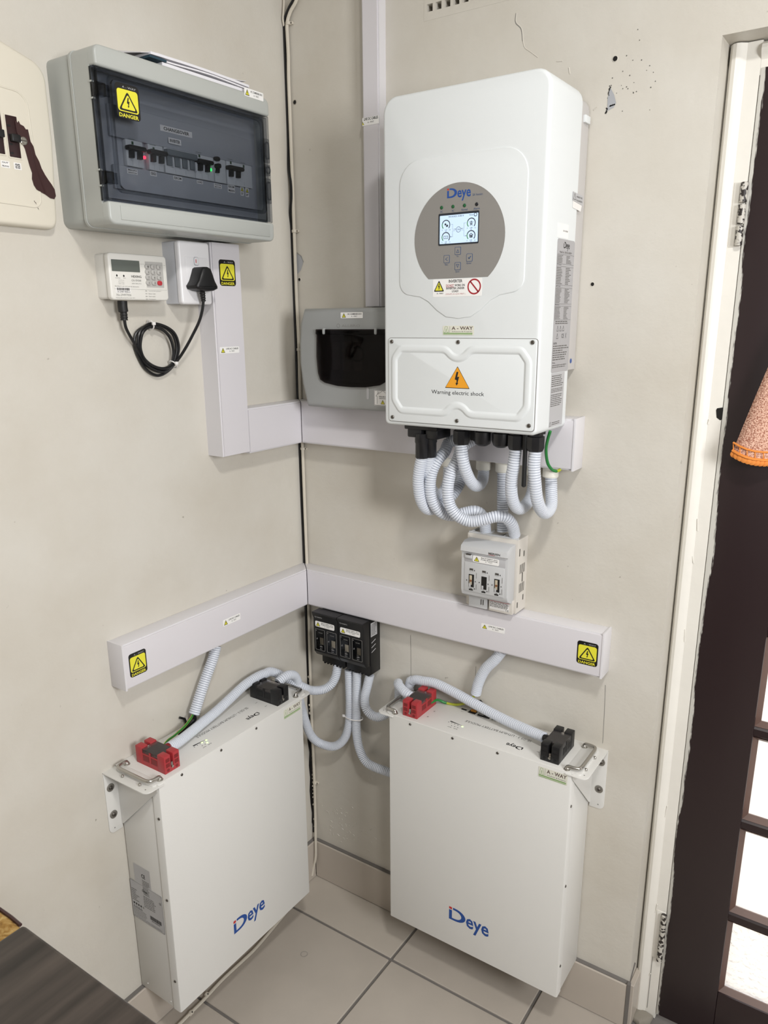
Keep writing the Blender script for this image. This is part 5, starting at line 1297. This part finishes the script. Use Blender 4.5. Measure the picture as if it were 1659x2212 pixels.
conduit('longest corrugated conduit, curving across the front into the right hole of the grey isolator', [(.518, .070, 1.322), (0.5032,0.09,1.3073), (0.4998,0.104,1.2826), (0.4914,0.114,1.2588), (0.4883,0.12,1.2319), (0.4904,0.122,1.2056), (0.4978,0.12,1.1839), (0.5119,0.114,1.168), (0.5317,0.105,1.16), (0.5553,0.094,1.1638), (0.5771,0.082,1.1709), (0.593,0.07,1.1686), (0.602,0.055,1.1519), (0.6007,0.036,1.1246)], R=.0120)
conduit('corrugated conduit in a short U from the middle gland back to the trunking', [(.5195, .128, 1.3235), (0.524,0.127,1.2921), (0.5275,0.12,1.2672), (0.5301,0.102,1.2419), (0.5306,0.076,1.2277), (0.5269,0.046,1.2306), (0.5201,0.026,1.247), (0.518,0.022,1.2658)], adaptor=((0.518,0.022,1.2658)[0], .022, TZ))
conduit('straight vertical corrugated conduit from trunking down to the grey isolator', [(0.5625,0.022,1.2662), (0.5637,0.023,1.2315), (0.566,0.025,1.1829), (0.5684,0.027,1.1438), (0.5696,0.028,1.1261)], adaptor=((0.5625,0.022,1.2662)[0], .022, TZ))
conduit('corrugated U loop left of the black aerial, second from right under the inverter', [(.6370, .128, 1.3235), (0.6342,0.129,1.2911), (0.6298,0.127,1.2617), (0.6283,0.121,1.2306), (0.6292,0.106,1.2066), (0.6324,0.086,1.1954), (0.6336,0.058,1.2002), (0.6333,0.034,1.2164), (0.6313,0.023,1.2428), (0.6315,0.022,1.2711)], adaptor=((0.6315,0.022,1.2711)[0], .022, TZ))
conduit('corrugated U loop furthest right under the inverter, by the green wire', [(.6755, .128, 1.3235), (0.6748,0.129,1.2924), (0.6779,0.127,1.259), (0.6798,0.119,1.2274), (0.681,0.1,1.2028), (0.6825,0.076,1.1915), (0.6799,0.046,1.1999), (0.6707,0.026,1.2288), (0.6661,0.022,1.2651)], adaptor=((0.6658,0.022,1.2707)[0], .022, TZ))

# left and right battery leads
conduit('corrugated conduit hanging from the left trunking down to the back of the left battery', [(-0.3435,0.022,0.8504), (-0.3575,0.022,0.8217), (-0.382,0.022,0.785), (-0.4043,0.023,0.7503), (-0.425,0.024,0.7166)], wall='L', R=.0122)
conduit('corrugated conduit curving from the right trunking down behind the right battery', [(0.5759,0.022,0.8543), (0.56,0.022,0.8292), (0.536,0.022,0.7982), (0.5198,0.02,0.761), (0.5128,0.0185,0.7305)], R=.0122)
LT = .6854
p_ = [(0.1249,0.032,0.7016), (0.1217,0.033,0.6687), (0.1065,0.034,0.6399), (0.0785,0.036,0.621), (0.0474,0.04,0.6179), (0.0195,0.046,0.6248)]
p_ = [Vector(v) for v in p_] 
redL = [Vector((-.552, .072, LT+.022))]
def toR(p): u, n_, z = p; return Vector((n_, -u, z))     # left-wall point in back-wall coordinates
run = [(-.540, .072, LT+.022), (-.512, .068, LT+.019), (-.470, .058, LT+.017), (-.42, .046, LT+.016), (-.37, .037, LT+.018), (-.32, .031, LT+.026), (-.27, .028, LT+.037), (-.235, .030, LT+.042), (-.205, .033, LT+.042), (-.175, .039, LT+.035)]
path = [toR(p) for p in run] + [(0.0853,0.128,0.6753), (0.088,0.096,0.6521), (0.1015,0.068,0.6452), (0.1148,0.05,0.6543), (0.1219,0.039,0.6725), (0.1239,0.033,0.6927), (0.1246,0.03,0.7162)]
conduit('corrugated conduit arching over the left battery from its red terminal to the black isolators', path, base=tuple(path[0]), R=.0114)
run = [(-.2030, .075, LT+.030), (-.185, .078, LT+.036), (-.166, .080, LT+.036), (-.146, .080, LT+.024), (-.135, .079, LT-.002), (-.132, .076, LT-.035)]
path = [toR(p) for p in run] + [(0.0631,0.09,0.543), (0.0633,0.066,0.4934), (0.0809,0.048,0.471), (0.1135,0.04,0.4723), (0.1402,0.034,0.4972), (0.1563,0.032,0.5393), (0.1606,0.03,0.593), (0.1599,0.029,0.6579), (0.1587,0.028,0.6999)]
conduit('corrugated conduit hanging in a deep loop beside the left battery', path, base=tuple(path[0]), R=.0114)
RT = .6797
path = [(0.1841,0.028,0.7027), (0.1824,0.029,0.6512), (0.1803,0.03,0.5857), (0.1813,0.031,0.5266), (0.1921,0.032,0.4809), (0.2187,0.033,0.4527), (.278, .027, .4462), (.300, .024, .4500), (.3205, .020, .4640), (.3320, .0175, .4920), (.333, .0175, .560), (.333, .0175, .695), (.347, .020, .719), (.375, .023, .726), (.41, .023, .729), (.46, .026, .722), (.51, .031, .713), (.56, .037, .705), (.61, .046, .701), (.66, .058, .702), (.690, .066, .703), (.702, .070, .704)]
conduit('corrugated conduit right of the tied pair, looping behind the right battery and along its top', path, base=(.2, .03, .72), R=.0114)
path = [(0.2233,0.028,0.703), (0.2172,0.03,0.6743), (0.2102,0.033,0.6376), (0.2161,0.036,0.6123), (0.2344,0.036,0.5984), (0.257,0.032,0.5995), (.289, .026, .626), (.3025, .020, .652), (.3045, .0195, .683), (.309, .030, .705), (.326, .054, .714), (.348, .068, .712), (.362, .072, .709), (.372, .072, .706)]
conduit('short corrugated conduit from the black isolators to the right battery red terminal', path, base=(.22, .03, .72), R=.0114)
q = MB(); c0 = (0.1719,0.03,0.5712); q.tube([Vector(c0)+Vector((.0265*math.cos(a), .0150*math.sin(a), .001*math.cos(a))) for a in [2*math.pi*k/20 for k in range(20)]], .0017, 'white_plastic', 6, closed=True); q.box(c0[0]-.028, c0[0]-.022, c0[1]+.008, c0[1]+.0125, c0[2]-.002, c0[2]+.004, 'white_plastic', .001)
solo('cable_tie', 'white cable tie binding two conduits together below the black isolators', 'cable tie', 'R', q, c0)

# earth wires
q = MB(); pw = spline([(.6975, .115, IZ0), (0.6906,0.108,1.3394), (0.6844,0.098,1.3183), (0.6825,0.082,1.291), (0.6862,0.066,1.2753), (0.6901,0.054,1.271)], .004); q.tube(pw, .0030, 'green_wire', 8)
pw2 = spline([pw[-1], (0.6925,0.046,1.2717), (0.6933,0.04,1.2754), (0.69,0.034,1.2824), (0.688,0.03,1.2907)], .003); q.tube(pw2, .0030, 'yellow_wire', 8)
solo('earth_wire', 'green and yellow earth wire looping from the inverter to the trunking end', 'wire', 'R', q, (.6975, .115, IZ0))

# ================================================================== BATTERIES
def battery(wall, u0, N, top, label, lit, slot=False):
    W, HB = .4385, .562
    u1 = u0+W; z0 = top-HB
    th = Thing('battery', label, 'battery', wall, ((u0+u1)/2, 0, z0), 'white wall-mounted battery modules')
    q = MB(); q.box(u0+.0012, u1-.0012, .0025, N-.0215, z0+.001, top-.001, 'battery_white', .0012); case = th.part('case', q)
    q = MB(); q.prism([(u0, N-.0215), (u1, N-.0215), (u1, N-.004), (u1-.0012, N-.0012), (u1-.004, N), (u0+.004, N), (u0+.0012, N-.0012), (u0, N-.004)], z0, top-.0006, 'battery_white', XY, bev=.0008)
    cover = th.part('front_cover', q, smooth=30)
    for d in (.0585, .168, .2765):
        q = MB(); screw(q, (u0+d, N, top-.0092), (0, 1, 0), .0030, 'dark_steel'); th.part('screw', q, cover)
    for dz in (.081, .275, .482):
        for u, ax in ((u0, (-1, 0, 0)), (u1, (1, 0, 0))):
            q = MB(); screw(q, (u, N-.0085, top-dz), ax, .0030, 'dark_steel'); th.part('screw', q, cover)
    for n_, z in ((.025, z0+.018), (.1, z0+.012), (.024, z0+.50)):
        q = MB(); screw(q, (u0+.0012, n_, z), (-1, 0, 0), .0016, 'battery_white'); th.part('rivet', q, case)
    # top plate with ears
    q = MB(); q.prism(rr(u0-.0015, u1+.0015, .0005, N-.0012, .001), top-.0022, top, 'battery_white', XY, bev=.0005); tp = th.part('top_plate', q)
    for s_, ue in ((-1, u0), (1, u1)):
        q = MB()
        e = ue + s_*.0325; ear = rr(min(ue-s_*.012, e), max(ue-s_*.012, e), .034 if slot and s_ < 0 else .0003, N+.003, [0, 0, .014 if s_ > 0 else 0, .014 if s_ < 0 else 0], 5)
        q.prism(ear, top-.0055, top-.0035, 'battery_white', XY, bev=.0004)
        fl = rr(min(ue+s_*.0008, e), max(ue+s_*.0008, e), top-.1480, top-.0036, [.012 if s_ < 0 else 0, .012 if s_ > 0 else 0, 0, 0], 5)
        cut = slot and s_ < 0          # this bracket stops short of the wall where the conduits come up
        if not cut: q.prism(fl, 0, .0022, 'battery_white', bev=.0004)
        q.prism([(.034, top-.0040), (.034, top-.110)] + [(.036, top-.108)] * 0 + [(N-.004, top-.017), (N-.002, top-.0040)] if cut else [(.0003, top-.0040), (.0003, top-.140), (.010, top-.134), (N-.004, top-.017), (N-.002, top-.0040)], ue+s_*.0006, ue+s_*.0024, 'battery_white', NZ)
        br = th.part('bracket', q)
        for z in () if cut else (top-.043, top-.106) if s_ < 0 else (top-.034, top-.100):
            q = MB(); screw(q, (ue+s_*.0195, .0022, z), (0, 1, 0), .0046, 'dark_steel', washer=.0088); th.part('bolt', q, br)
        for n_, z in ((N-.012, None), (None, top-.138))[:1 if cut else 2]:
            q = MB()
            if z is None: q.turn((ue+s_*.022, n_, top-.0035), (0, 0, 1), [(.0016, 0), (.0014, .0004)], 'ink_soft', 8)
            else: q.turn((ue+s_*.020, .0022, z), (0, 1, 0), [(.0016, 0), (.0014, .0004)], 'ink_soft', 8)
            th.part('slot', q, br)
        # handle
        ud = ue - s_*.0125; ub = ue + s_*.0135; na, nb = .0200, .1205; zb = top+.0080
        q = MB(); q.prism(rr(min(ud-.004, ub+.004), max(ud-.004, ub+.004), na-.008, N-.004, .005), top-.0034, top-.0026+.0028, 'battery_white', XY, bev=.0004)
        th.part('handle_plate', q)
        c_ = .012
        pth = spline([(ud, na, top-.001), (ud, na, top+.006), (ud+s_*.004, na, zb), (ub-s_*c_, na, zb), (ub-s_*.003, na+.003, zb), (ub, na+c_, zb)], .002) + spline([(ub, nb-c_, zb), (ub-s_*.003, nb-.003, zb), (ub-s_*c_, nb, zb), (ud+s_*.004, nb, zb), (ud, nb, top+.006), (ud, nb, top-.001)], .002)
        q.v, q.f, q.fm, q.names = [], [], [], []
        q.tube(pth, .0035, 'steel', 12)
        for n_ in (na, nb): q.turn((ud, n_, top-.0005), (0, 0, 1), [(.0066, 0), (.0066, .0020), (.0052, .0030), (.0052, .0050), (.0040, .0065)], 'steel', 18)
        hd = th.part('handle', q, label='chrome handle')
        for n_ in (na+.026, nb-.022):
            q = MB(); q.turn((ub+s_*.0055, n_, top-.003), (0, 0, 1), [(.0030, 0), (.0030, .003), (.0018, .0048)], 'steel', 12); th.part('screw', q, tp)
    # terminals
    def terminal(name, a, c, col, dark, lab, side):
        q = MB(); n0, n1 = .0285, .1165; w2 = (c-a); hT = .0385; um = (a+c)/2
        q.box(a+.0006, c-.0006, n0+.0006, n1-.0006, top, top+.0100, col)
        q.box(a+.0006, c-.0006, .0480, .0960, top+.009, top+.0270, col, .0008)
        q.box(a+.0001, c-.0001, .0705, .0745, top+.010, top+.0335, col)
        for (x0, x1) in ((a, um-.0032), (um+.0032, c)):
            for (m0, m1) in ((n0, .0490), (.0950, n1)): q.box(x0, x1, m0, m1, top, top+hT, col, .0016)
        t_ = th.part(name, q, label=lab)
        f = n1+.0002  # recesses are darker boxes on the faces; their shade is in the colour
        for (x0, x1) in ((a+.0035, um-.0060), (um+.0060, c-.0035)):
            q = MB()
            for z_0, z_1 in ((.0130, .0215), (.0245, .0325)): q.box(x0, x1, n1-.003, f, top+z_0, top+z_1, dark)
            q.turn(((x0+x1)/2, n1-.001, top+.0065), (0, 1, 0), [(.0034, 0), (.0034, .0013)], dark, 14); th.part('recess_shade', q, t_)
        for u in (a-.0002, c-.0028):
            q = MB()
            q.box(u+.0004 if u < um else u+.0006-.001, (u+.0024) if u < um else u+.0024, .0515, .0690, top+.011, top+.0235, dark); q.box(u+.0004 if u < um else u-.0004, u+.0024, .0760, .0935, top+.011, top+.0235, dark)
            th.part('recess_shade', q, t_)
        q = MB(); q.turn((um, n1-.010, top+.010), (0, 1, 0), [(.0028, 0), (.0028, .011), (.0015, .0115)], 'steel', 10); q.box(um-.002, um+.002, n1-.004, n1-.001, top+.008, top+.020, 'steel'); th.part('terminal_screw', q, t_)
        q = MB(); q.prism([(a+.0010, .0470), (c-.0010, .0470), (c-.0010, .0985), (a+.0010, .0985)], top+.0345, top+.0360, 'clear_cover', XY); q.box(c-.0022 if side < 0 else a+.0010, c-.0010 if side < 0 else a+.0022, .0480, .0970, top+.0240, top+.0345, 'clear_cover'); th.part('clear_cover', q, t_)
        q = MB(); e = c+.012 if side > 0 else a-.012
        q.tube([(um, .072, top+.0270), ((c if side > 0 else a), .072, top+.0265), (e, .072, top+.0255)], .0070, dark if col == 'red' else 'black', 12); q.box(um-.010, um+.010, .064, .080, top+.0225, top+.0260, 'steel', .001); th.part('cable_lug', q, t_)
    terminal('terminal_block', u0+.0300, u0+.0690, 'red', 'red_dark', 'red positive terminal block', 1 if lit else -1)
    terminal('terminal_block', u0+.3660, u0+.4065, 'black', 'black_matte', 'black negative terminal block', 1 if lit else -1)
    # print on the top, reading from the wall side
    TP = Plane2(o=(u0, 0, top+.0002), du=(-1, 0, 0), dv=(0, 1, 0), dn=(0, 0, 1))
    q = MB(); q.text('SE-G5.3 - LITHIUM BATTERY MODULE', -.3230, -.1640, .0570, .0650, 0, 'ink_grey', TP); th.part('model_lettering', q, tp); q = MB(); deye_logo(q, -.3200, -.2820, .0890, .1060, 0, TP, 'ink', None); th.part('maker_name', q, tp); q = MB()
    for u, n_ in ((.0830, .062), (.0830, .092)): q.text('+', -u-.0025, -u+.0025, n_-.0025, n_+.0025, 0, 'ink_grey', TP)
    for u, n_ in ((.352, .062), (.352, .092)): q.stroke([(-u-.003, n_), (-u+.003, n_)], .001, 0, 'ink_grey', TP)
    th.part('polarity_marks', q, tp); q = MB()
    q.poly([(-.1360, .0790), (-.1360, .0830), (-.1720, .0845)], 0, 'ink', TP)
    for k in range(5 if lit else 4): q.poly(circ(-.1345-.0080*k, .0865+.0003*k, .0012, 8), 0, 'ink', TP)
    for k in range(3): q.poly(circ(-.1475-.0080*k, .0965+.0003*k, .0012, 8), 0, 'ink', TP)
    q.text('ALM', -.1515, -.1425, .1030, .1060, 0, 'ink', TP); q.text('RUN', -.1660, -.1570, .1030, .1060, 0, 'ink', TP)
    th.part('status_print', q, tp); q = MB()
    for u, t in ((.136, 'USB'), (.160, 'PCS'), (.184, 'CAN  RS485'), (.212, 'IN  OUT'), (.240, 'DRY CONTACT')): q.text(t, -u-.0048*len(t)/3, -u+.0048*len(t)/6, .0260, .0285, 0, 'ink_soft', TP)
    th.part('port_print', q, tp)
    for u, n_ in (((.1680, .0870), (.1620, .0965), (.1560, .0870)) if lit else ((.1700, .0875),)):
        q = MB(); q.turn((u0+u, n_, top-.0005), (0, 0, 1), [(.0024, 0), (.0022, .0010), (.0008, .0018)], 'led_lime', 10); th.part('indicator_light', q, tp, label='lit pale green indicator')
    q = MB(); q.box(u0+.1300, u0+.1430, .0140, .0190, top-.001, top+.0006, 'black_matte')
    q.box(u0+.1500, u0+.1680, .0100, .0235, top-.001, top+.0008, 'black_matte'); q.box(u0+.1530, u0+.1665, .0100, .0160, top, top+.0040, 'port_orange', .001)
    q.box(u0+.1740, u0+.2040, .0100, .0245, top-.001, top+.0008, 'black_matte'); q.box(u0+.1760, u0+.1880, .0110, .0200, top, top+.0060, 'ink_soft', .001); q.tube([(u0+.182, .012, top+.003), (u0+.182, .006, top+.020), (u0+.170, .004, top+.028)], .0028, 'cable_black', 8)
    q.box(u0+.2100, u0+.2250, .0130, .0230, top-.001, top+.0010, 'port_green'); th.part('ports', q, tp)
    # front print
    q = MB(); deye_logo(q, u0+.1675, u0+.2710, top-.5005, top-.4520, N+.0003); th.part('maker_logo', q, cover, label='blue maker logo with a red dot')
    q = MB(); away_logo(q, u0+.3690, u0+.4310, top-.0315, top-.0075, N+.0002, card=True); th.part('installer_sticker', q, cover)
    # side label (the left side, read from outside: wall on the left)
    SL_ = Plane2(o=(u0+.0010, 0, top), du=(0, 1, 0), dv=(0, 0, 1), dn=(-1, 0, 0))
    q = MB(); h = .0006
    q.prism([(.0205, -.3080), (.0720, -.3080), (.0720, -.2290), (.0205, -.2290)], .0002, .0004, 'label_grey', SL_)
    q.text('CE', .0440, .0560, -.2560, -.2460, h, 'ink', SL_, True); q.lines(.0450, .0690, -.2980, -.2600, 10, h, 'ink_grey', SL_, 3, .4, .3)
    q.prism(rr(.0030, .1040, -.3720, -.2760, .002), .0004, .0006, 'label_grey', SL_); q.stroke(rr(.0035, .1035, -.3715, -.2765, .002), .0007, h+.0002, 'ink_soft', SL_, True); h = .0008
    deye_logo(q, .0420, .0580, -.2935, -.2855, h, SL_, 'ink', None); q.text('CE', .0945, .1005, -.3000, -.2945, h, 'ink', SL_)
    q.lines(.0060, .0300, -.3280, -.2960, 7, h, 'ink_grey', SL_, 5, .35, .5); q.lines(.0440, .0880, -.3300, -.3000, 7, h, 'ink_grey', SL_, 6, .35, .3)
    for k in range(5): q.poly(circ(.0100+.0075*k, -.3345, .0027, 12), h, 'ink' if k < 4 else 'ink_soft', SL_)
    for k in range(4): q.stroke(tri_pts(.0100+.0075*k, -.3450, -.3400, .0055, .05), .0008, h, 'ink', SL_, True)
    q.lines(.0060, .0480, -.3640, -.3470, 5, h, 'ink_soft', SL_, 8, .4, .1); q.lines(.0060, .0980, -.3700, -.3650, 2, h, 'ink_soft', SL_, 4, .4, .1)
    rg = random.Random(4); x = .0600
    while x < .0950:
        wd = rg.choice((.0005, .0008, .0012)); q.poly([(x, -.3540), (x+wd, -.3540), (x+wd, -.3440), (x, -.3440)], h, 'ink', SL_); x += wd+rg.choice((.0004, .0007))
    q.lines(.0640, .0920, -.3580, -.3555, 1, h, 'ink', SL_, 2, .6, .05)
    th.part('rating_label', q, case)
    return th
battery('L', -.6190, .1310, LT, 'white battery module on the left wall, side label facing the table', True)
battery('R', .3462, .1285, RT, 'white battery module on the back wall, hung beside the door', False, True)

# black data cable and earth wires behind the batteries
q = MB(); q.tube(spline([(-0.425,0.024,0.7166), (-0.4257,0.024,0.71), (-0.4277,0.024,0.7029), (-.465, .022, LT+.004)], .003), .0055, 'cable_black', 10)
solo('data_cable', 'thick black cable end leaving the conduit behind the left battery', 'cable', 'L', q, (-.46, .024, LT))
q = MB(); pw = spline([(-0.4292,0.026,0.7202), (-0.4402,0.03,0.7152), (-0.4633,0.034,0.707), (-0.4949,0.04,0.7041), (-0.5229,0.046,0.7044), (-.553, .058, LT+.012), (-.562, .062, LT+.022)], .004)
q.tube(pw, .0026, 'yellow_wire', 8); q.tube([p + Vector((0, .0013, .0012)) for p in pw], .0018, 'green_wire', 6)
solo('earth_wire', 'yellow-green earth wire running to the red terminal of the left battery', 'wire', 'L', q, (-.5, .04, LT))
q = MB(); pw = spline([(.412, .052, RT+.012), (0.4187,0.03,0.6918), (0.4333,0.018,0.6835), (0.4586,0.012,0.6834), (0.4818,0.01,0.693), (0.5002,0.016,0.7093), (0.509,0.022,0.7227)], .004)
k = len(pw)//3; q.tube(pw[:k+1], .0030, 'green_wire', 8); q.tube(pw[k:], .0030, 'yellow_wire', 8)
solo('earth_wire', 'green and yellow earth wire at the back of the right battery beside its red terminal', 'wire', 'R', q, (.44, .03, RT))

# ================================================================== CORNER AND FLOOR CABLES
blk = [(0.0796,0.009,2.2517), (0.056,0.009,2.2275), (0.0349,0.009,2.2107), (0.0178,0.008,2.1956), (0.0047,0.006,2.1787), (0.0018,0.005,2.1664), (0.0007,0.005,2.1224), (0.0004,0.005,2.0685), (-0.0026,0.005,2.0141), (-0.0038,0.005,1.9678), (-0.003,0.006,1.9298), (0.0015,0.008,1.8909), (0.0104,0.011,1.856), (0.01,0.011,1.8222), (0.0041,0.009,1.7935), (-0.008,0.006,1.7729), (-0.0112,0.005,1.7552), (-0.0089,0.005,1.7198), (-0.004,0.005,1.6788), (-0.0002,0.005,1.6427), (0.0004,0.005,1.6115), (0.0015,0.005,1.5483), (0.0019,0.005,1.4839), (0.0016,0.005,1.4183), (0.0015,0.005,1.3716), (0.0025,0.005,1.2545), (0.0026,0.005,1.1786), (0.0031,0.005,1.107), (0.0043,0.005,1.0342), (0.0044,0.005,0.9534), (0.0039,0.005,0.8189), (0.0023,0.005,0.7128), (0,0.005,0.6034), (-0.0013,0.005,0.5193), (0.0004,0.006,0.4635), (0.0047,0.008,0.4083), (-0.0017,0.007,0.3176), (-0.006,0.006,0.1947), (-0.0031,0.006,0.142)]
blk = [(max(p[0], .0032), p[1], p[2]) for p in blk]
q = MB(); q.tube(spline(blk, .006), .0032, 'cable_black', 8)
solo('corner_cable', 'thin black cable running down the corner between the two walls', 'cable', 'R', q, blk[-1])
wht = [(0.1181,0.007,2.2844), (0.0832,0.007,2.2597), (0.0521,0.007,2.2331), (0.0381,0.007,2.2072), (0.0246,0.007,2.1945), (0.0162,0.007,2.1823), (0.0115,0.007,2.1684), (0.0108,0.006,2.1469), (0.0115,0.006,2.1113), (0.0098,0.006,2.0668), (0.0069,0.006,2.0125), (0.006,0.006,1.957), (0.0042,0.006,1.91), (0.0032,0.006,1.8525), (0.0027,0.006,1.8038), (0.0001,0.006,1.7544), (0.0038,0.006,1.7039), (0.0069,0.006,1.6527), (0.0085,0.006,1.6009), (0.0109,0.006,1.5483), (0.0114,0.006,1.4841), (0.0082,0.006,1.3721), (0.0116,0.006,1.2554), (0.0118,0.006,1.1797), (0.012,0.006,1.0842), (0.0124,0.006,0.9738), (0.0126,0.006,0.8211), (0.0112,0.006,0.7154), (0.0086,0.006,0.5786), (0.0092,0.006,0.4376), (0.011,0.006,0.3216), (0.0095,0.006,0.2009), (0.0165,0.016,0.1333), (0.0174,0.02,0.0741), (0.0105,0.024,0.0344), (0.0007,0.03,0.0134)]
wht = [(max(p[0]+.0012, .0112), p[1], p[2]) for p in wht]
q = MB(); q.tube(spline(wht, .006), .0038, 'cable_paint', 8)
wc = solo('corner_cable', 'cream painted cable clipped down the corner beside the black one', 'cable', 'R', q, wht[-1])
q = MB(); q.tube(spline([(0.006,0.006,2.2978), (-0.0039,0.006,2.2352), (-0.0084,0.006,2.1995), (-0.0107,0.005,2.1817), (-0.0079,0.004,2.1722), (-0.0055,0.003,2.1678)], .005), .0022, 'cable_paint', 8)
solo('corner_cable', 'short thin cream cable at the very top of the corner', 'cable', 'L', q, (-0.0079,0.004,2.1722))
for i, p0 in enumerate(((0.0135,0.006,2.1718), (0.0022,0.006,1.7543), (0.0117,0.006,1.4895), (0.0121,0.006,1.2509), (0.0121,0.006,0.3072))):
    u, n_, z = p0; u = max(u+.0012, .0112); q = MB(); q.prism(ac(u, .0050, .0062, 0, 180, 8) + [(u-.0062, 0), (u+.0062, 0)], z-.0030, z+.0030, 'cable_paint', XY, bev=.0005)
    q.box(u+.005, u+.0115, 0, .0052, z-.0026, z+.0026, 'cable_paint', .001); q.turn((u+.0082, .0052, z), (0, 1, 0), [(.0017, 0), (.0015, .0008)], 'dark_steel', 10)
    solo('cable_clip', ('cable clip at the top of the corner near the ceiling', 'cable clip on the corner cable, level with the bottom of the breaker board', 'cable clip beside the grey combiner box', 'cable clip just under the upper trunking', 'lowest cable clip, in the cracked part of the corner')[i], 'cable clip', 'R', q, p0, 'cable clips down the corner')
q = MB(); fl_ = [(-.30, .060, .0042), (-.36, .075, .0042), (-.40, .098, .0042), (-.44, .114, .0042), (-.48, .124, .0042), (-.52, .132, .0042), (-.56, .138, .0042), (-.60, .147, .0042), (-.64, .153, .0042), (-.70, .160, .0042)]
fl_ = [(-0.2961,0.0512,0.004), (-0.3574,0.0529,0.004), (-0.3974,0.0521,0.004), (-0.437,0.0523,0.004), (-0.4944,0.0568,0.004), (-0.5361,0.058,0.004), (-0.565,0.0588,0.004), (-0.5959,0.0596,0.004)]
q.tube(spline([(-.13, .030, .0042)] + [(p[0], p[1], .0042) for p in fl_], .006), .0040, 'cable_paint', 8)
fc = solo('floor_cable', 'cream painted cable lying on the floor tiles under the left battery', 'cable', 'L', q, (-.4, .10, 0))
for i, p0 in enumerate(((-0.4804,0.0532,0.006), (-0.5359,0.0594,0.006))):
    u, n_, z = p0; q = MB(); q.prism(ac(u, .0046, .0058, 0, 180, 8) + [(u-.0058, .0002), (u+.0058, .0002)], n_-.003, n_+.003, 'cable_paint', Plane2(du=(1, 0, 0), dv=(0, 0, 1), dn=(0, 1, 0)), bev=.0004); q.turn((u, n_+.004, .0095), (0, 0, 1), [(.0018, 0), (.0014, .001)], 'hole_dark', 8)
    solo('cable_clip', ('floor cable clip nearer the wall corner', 'floor cable clip nearer the table')[i], 'cable clip', 'L', q, (u, n_, 0), 'cable clips on the floor')
q = MB(); c0 = (0.1653,0.2527,0); q.ring(circ(c0[0], -c0[1]*-1, .0088, 24), circ(c0[0], c0[1], .0080, 24), .0006, 'ink_soft', XY)
struct('ring_mark', q, floor)

# ================================================================== TOWEL, TABLE, PAD
q = MB(); K, J = 20, 26; vs = []
for s_ in (0, 1):
    for i in range(K+1):
        for j in range(J+1):
            a, t = i/K, j/J                      # a across, t down
            spread = .026 + .098*t**.8
            u = 1.112 + (a-.5)*2*spread*(1 if a < .5 else .9)
            z = 1.640 - .328*t + .012*(2*abs(a-.5))**2*t - .006*math.sin(a*9)*t
            n_ = -.034 + .014*math.sin(a*13+.4)*(.35+.65*t) + .012*t
            vs.append((u, n_ + .0035*s_, z))
f = []; W_ = J+1; S_ = (K+1)*W_
for i in range(K):
    for j in range(J):
        a = i*W_+j; f.append((a, a+1, a+W_+1, a+W_)); f.append((S_+a, S_+a+W_, S_+a+W_+1, S_+a+1))
for i in range(K):
    for j in (0, J): a = i*W_+j; f.append((a, a+W_, S_+a+W_, S_+a))
for j in range(J):
    for i in (0, K): a = i*W_+j; f.append((a, a+1, S_+a+1, S_+a))
tw = Thing('hand_towel', 'peach towel with orange crocheted edge hanging on the brown door', 'towel', 'R', (1.112, -.03, 1.312))
q.add(vs, f, 'towel'); tw.part('cloth', q, smooth=80)
q = MB()
bot = [Vector(vs[S_+i*W_+J]) for i in range(K+1)]
for i in range(K):
    for c_ in (.25, .75): p0 = bot[i].lerp(bot[i+1], c_); q.turn(p0+Vector((0, -.005, -.0015)), (0, 1, 0), [(.0035, 0), (.0062, .0015), (.0062, .0045), (.0035, .006)], 'orange_trim', 10)
    p0 = bot[i]; q.stroke([(p0.x, p0.z+.018), (p0.x+.002, p0.z+.002)], .0018, p0.y+.0012, 'orange_trim')
q.tube([p+Vector((0, .001, .018)) for p in bot], .0018, 'orange_trim', 6); q.tube([p+Vector((0, .001, .004)) for p in bot], .0026, 'orange_trim', 6)
tw.part('crochet_edge', q, label='scalloped orange edging')
q = MB(); q.tube([(1.112, -.052, 1.645), (1.112, -.030, 1.645), (1.112, -.024, 1.652), (1.112, -.022, 1.662)], .003, 'steel', 8); solo('door_hook', 'small metal hook on the door holding the towel', 'hook', 'R', q, (1.112, -.052, 1.645))

tb = Thing('table', 'dark wooden table top corner in the near left of the room', 'table', 'R', (.80, 1.55, 0))
q = MB(); q.box(.317, 1.02, 1.008, 2.2, .722, .750, 'table_wood', .006, 3); tb.part('table_top', q)
for u, n_ in ((.40, 1.09), (.94, 1.09), (.40, 2.10), (.94, 2.10)):
    q = MB(); q.prism(rr(u-.025, u+.025, n_-.025, n_+.025, .004), 0, .722, 'table_wood', XY); tb.part('leg', q)
pdp = [(-0.0493,0.98,0.68), (0.1411,0.9732,0.68), (0.1786,0.972,0.68), (0.2085,0.9716,0.68), (0.2354,0.9728,0.68), (0.2732,0.9843,0.68), (0.2977,1.0138,0.68), (0.2053,1.1095,0.68)]
q = MB(); q.prism([(p[0], p[1]) for p in pdp], .60, .68, 'pad_gold', XY, bev=.010, seg=3)
pd = Thing('seat_pad', 'mottled golden brown pad wedged between table and left wall', 'pad', 'R', (pdp[0][0], pdp[0][1], 0))
pd.part('pad', q, smooth=50)
q = MB(); q.tube([(p[0], p[1], .678) for p in pdp[:5]], .0028, 'bare_brown', 6); pd.part('piping', q)
q = MB(); cx_ = sum(p[0] for p in pdp)/8; cn_ = sum(p[1] for p in pdp)/8; q.turn((cx_, cn_, 0), (0, 0, 1), [(.10, 0), (.10, .012), (.02, .02), (.018, .60)], 'dark_steel', 20); pd.part('pedestal', q)
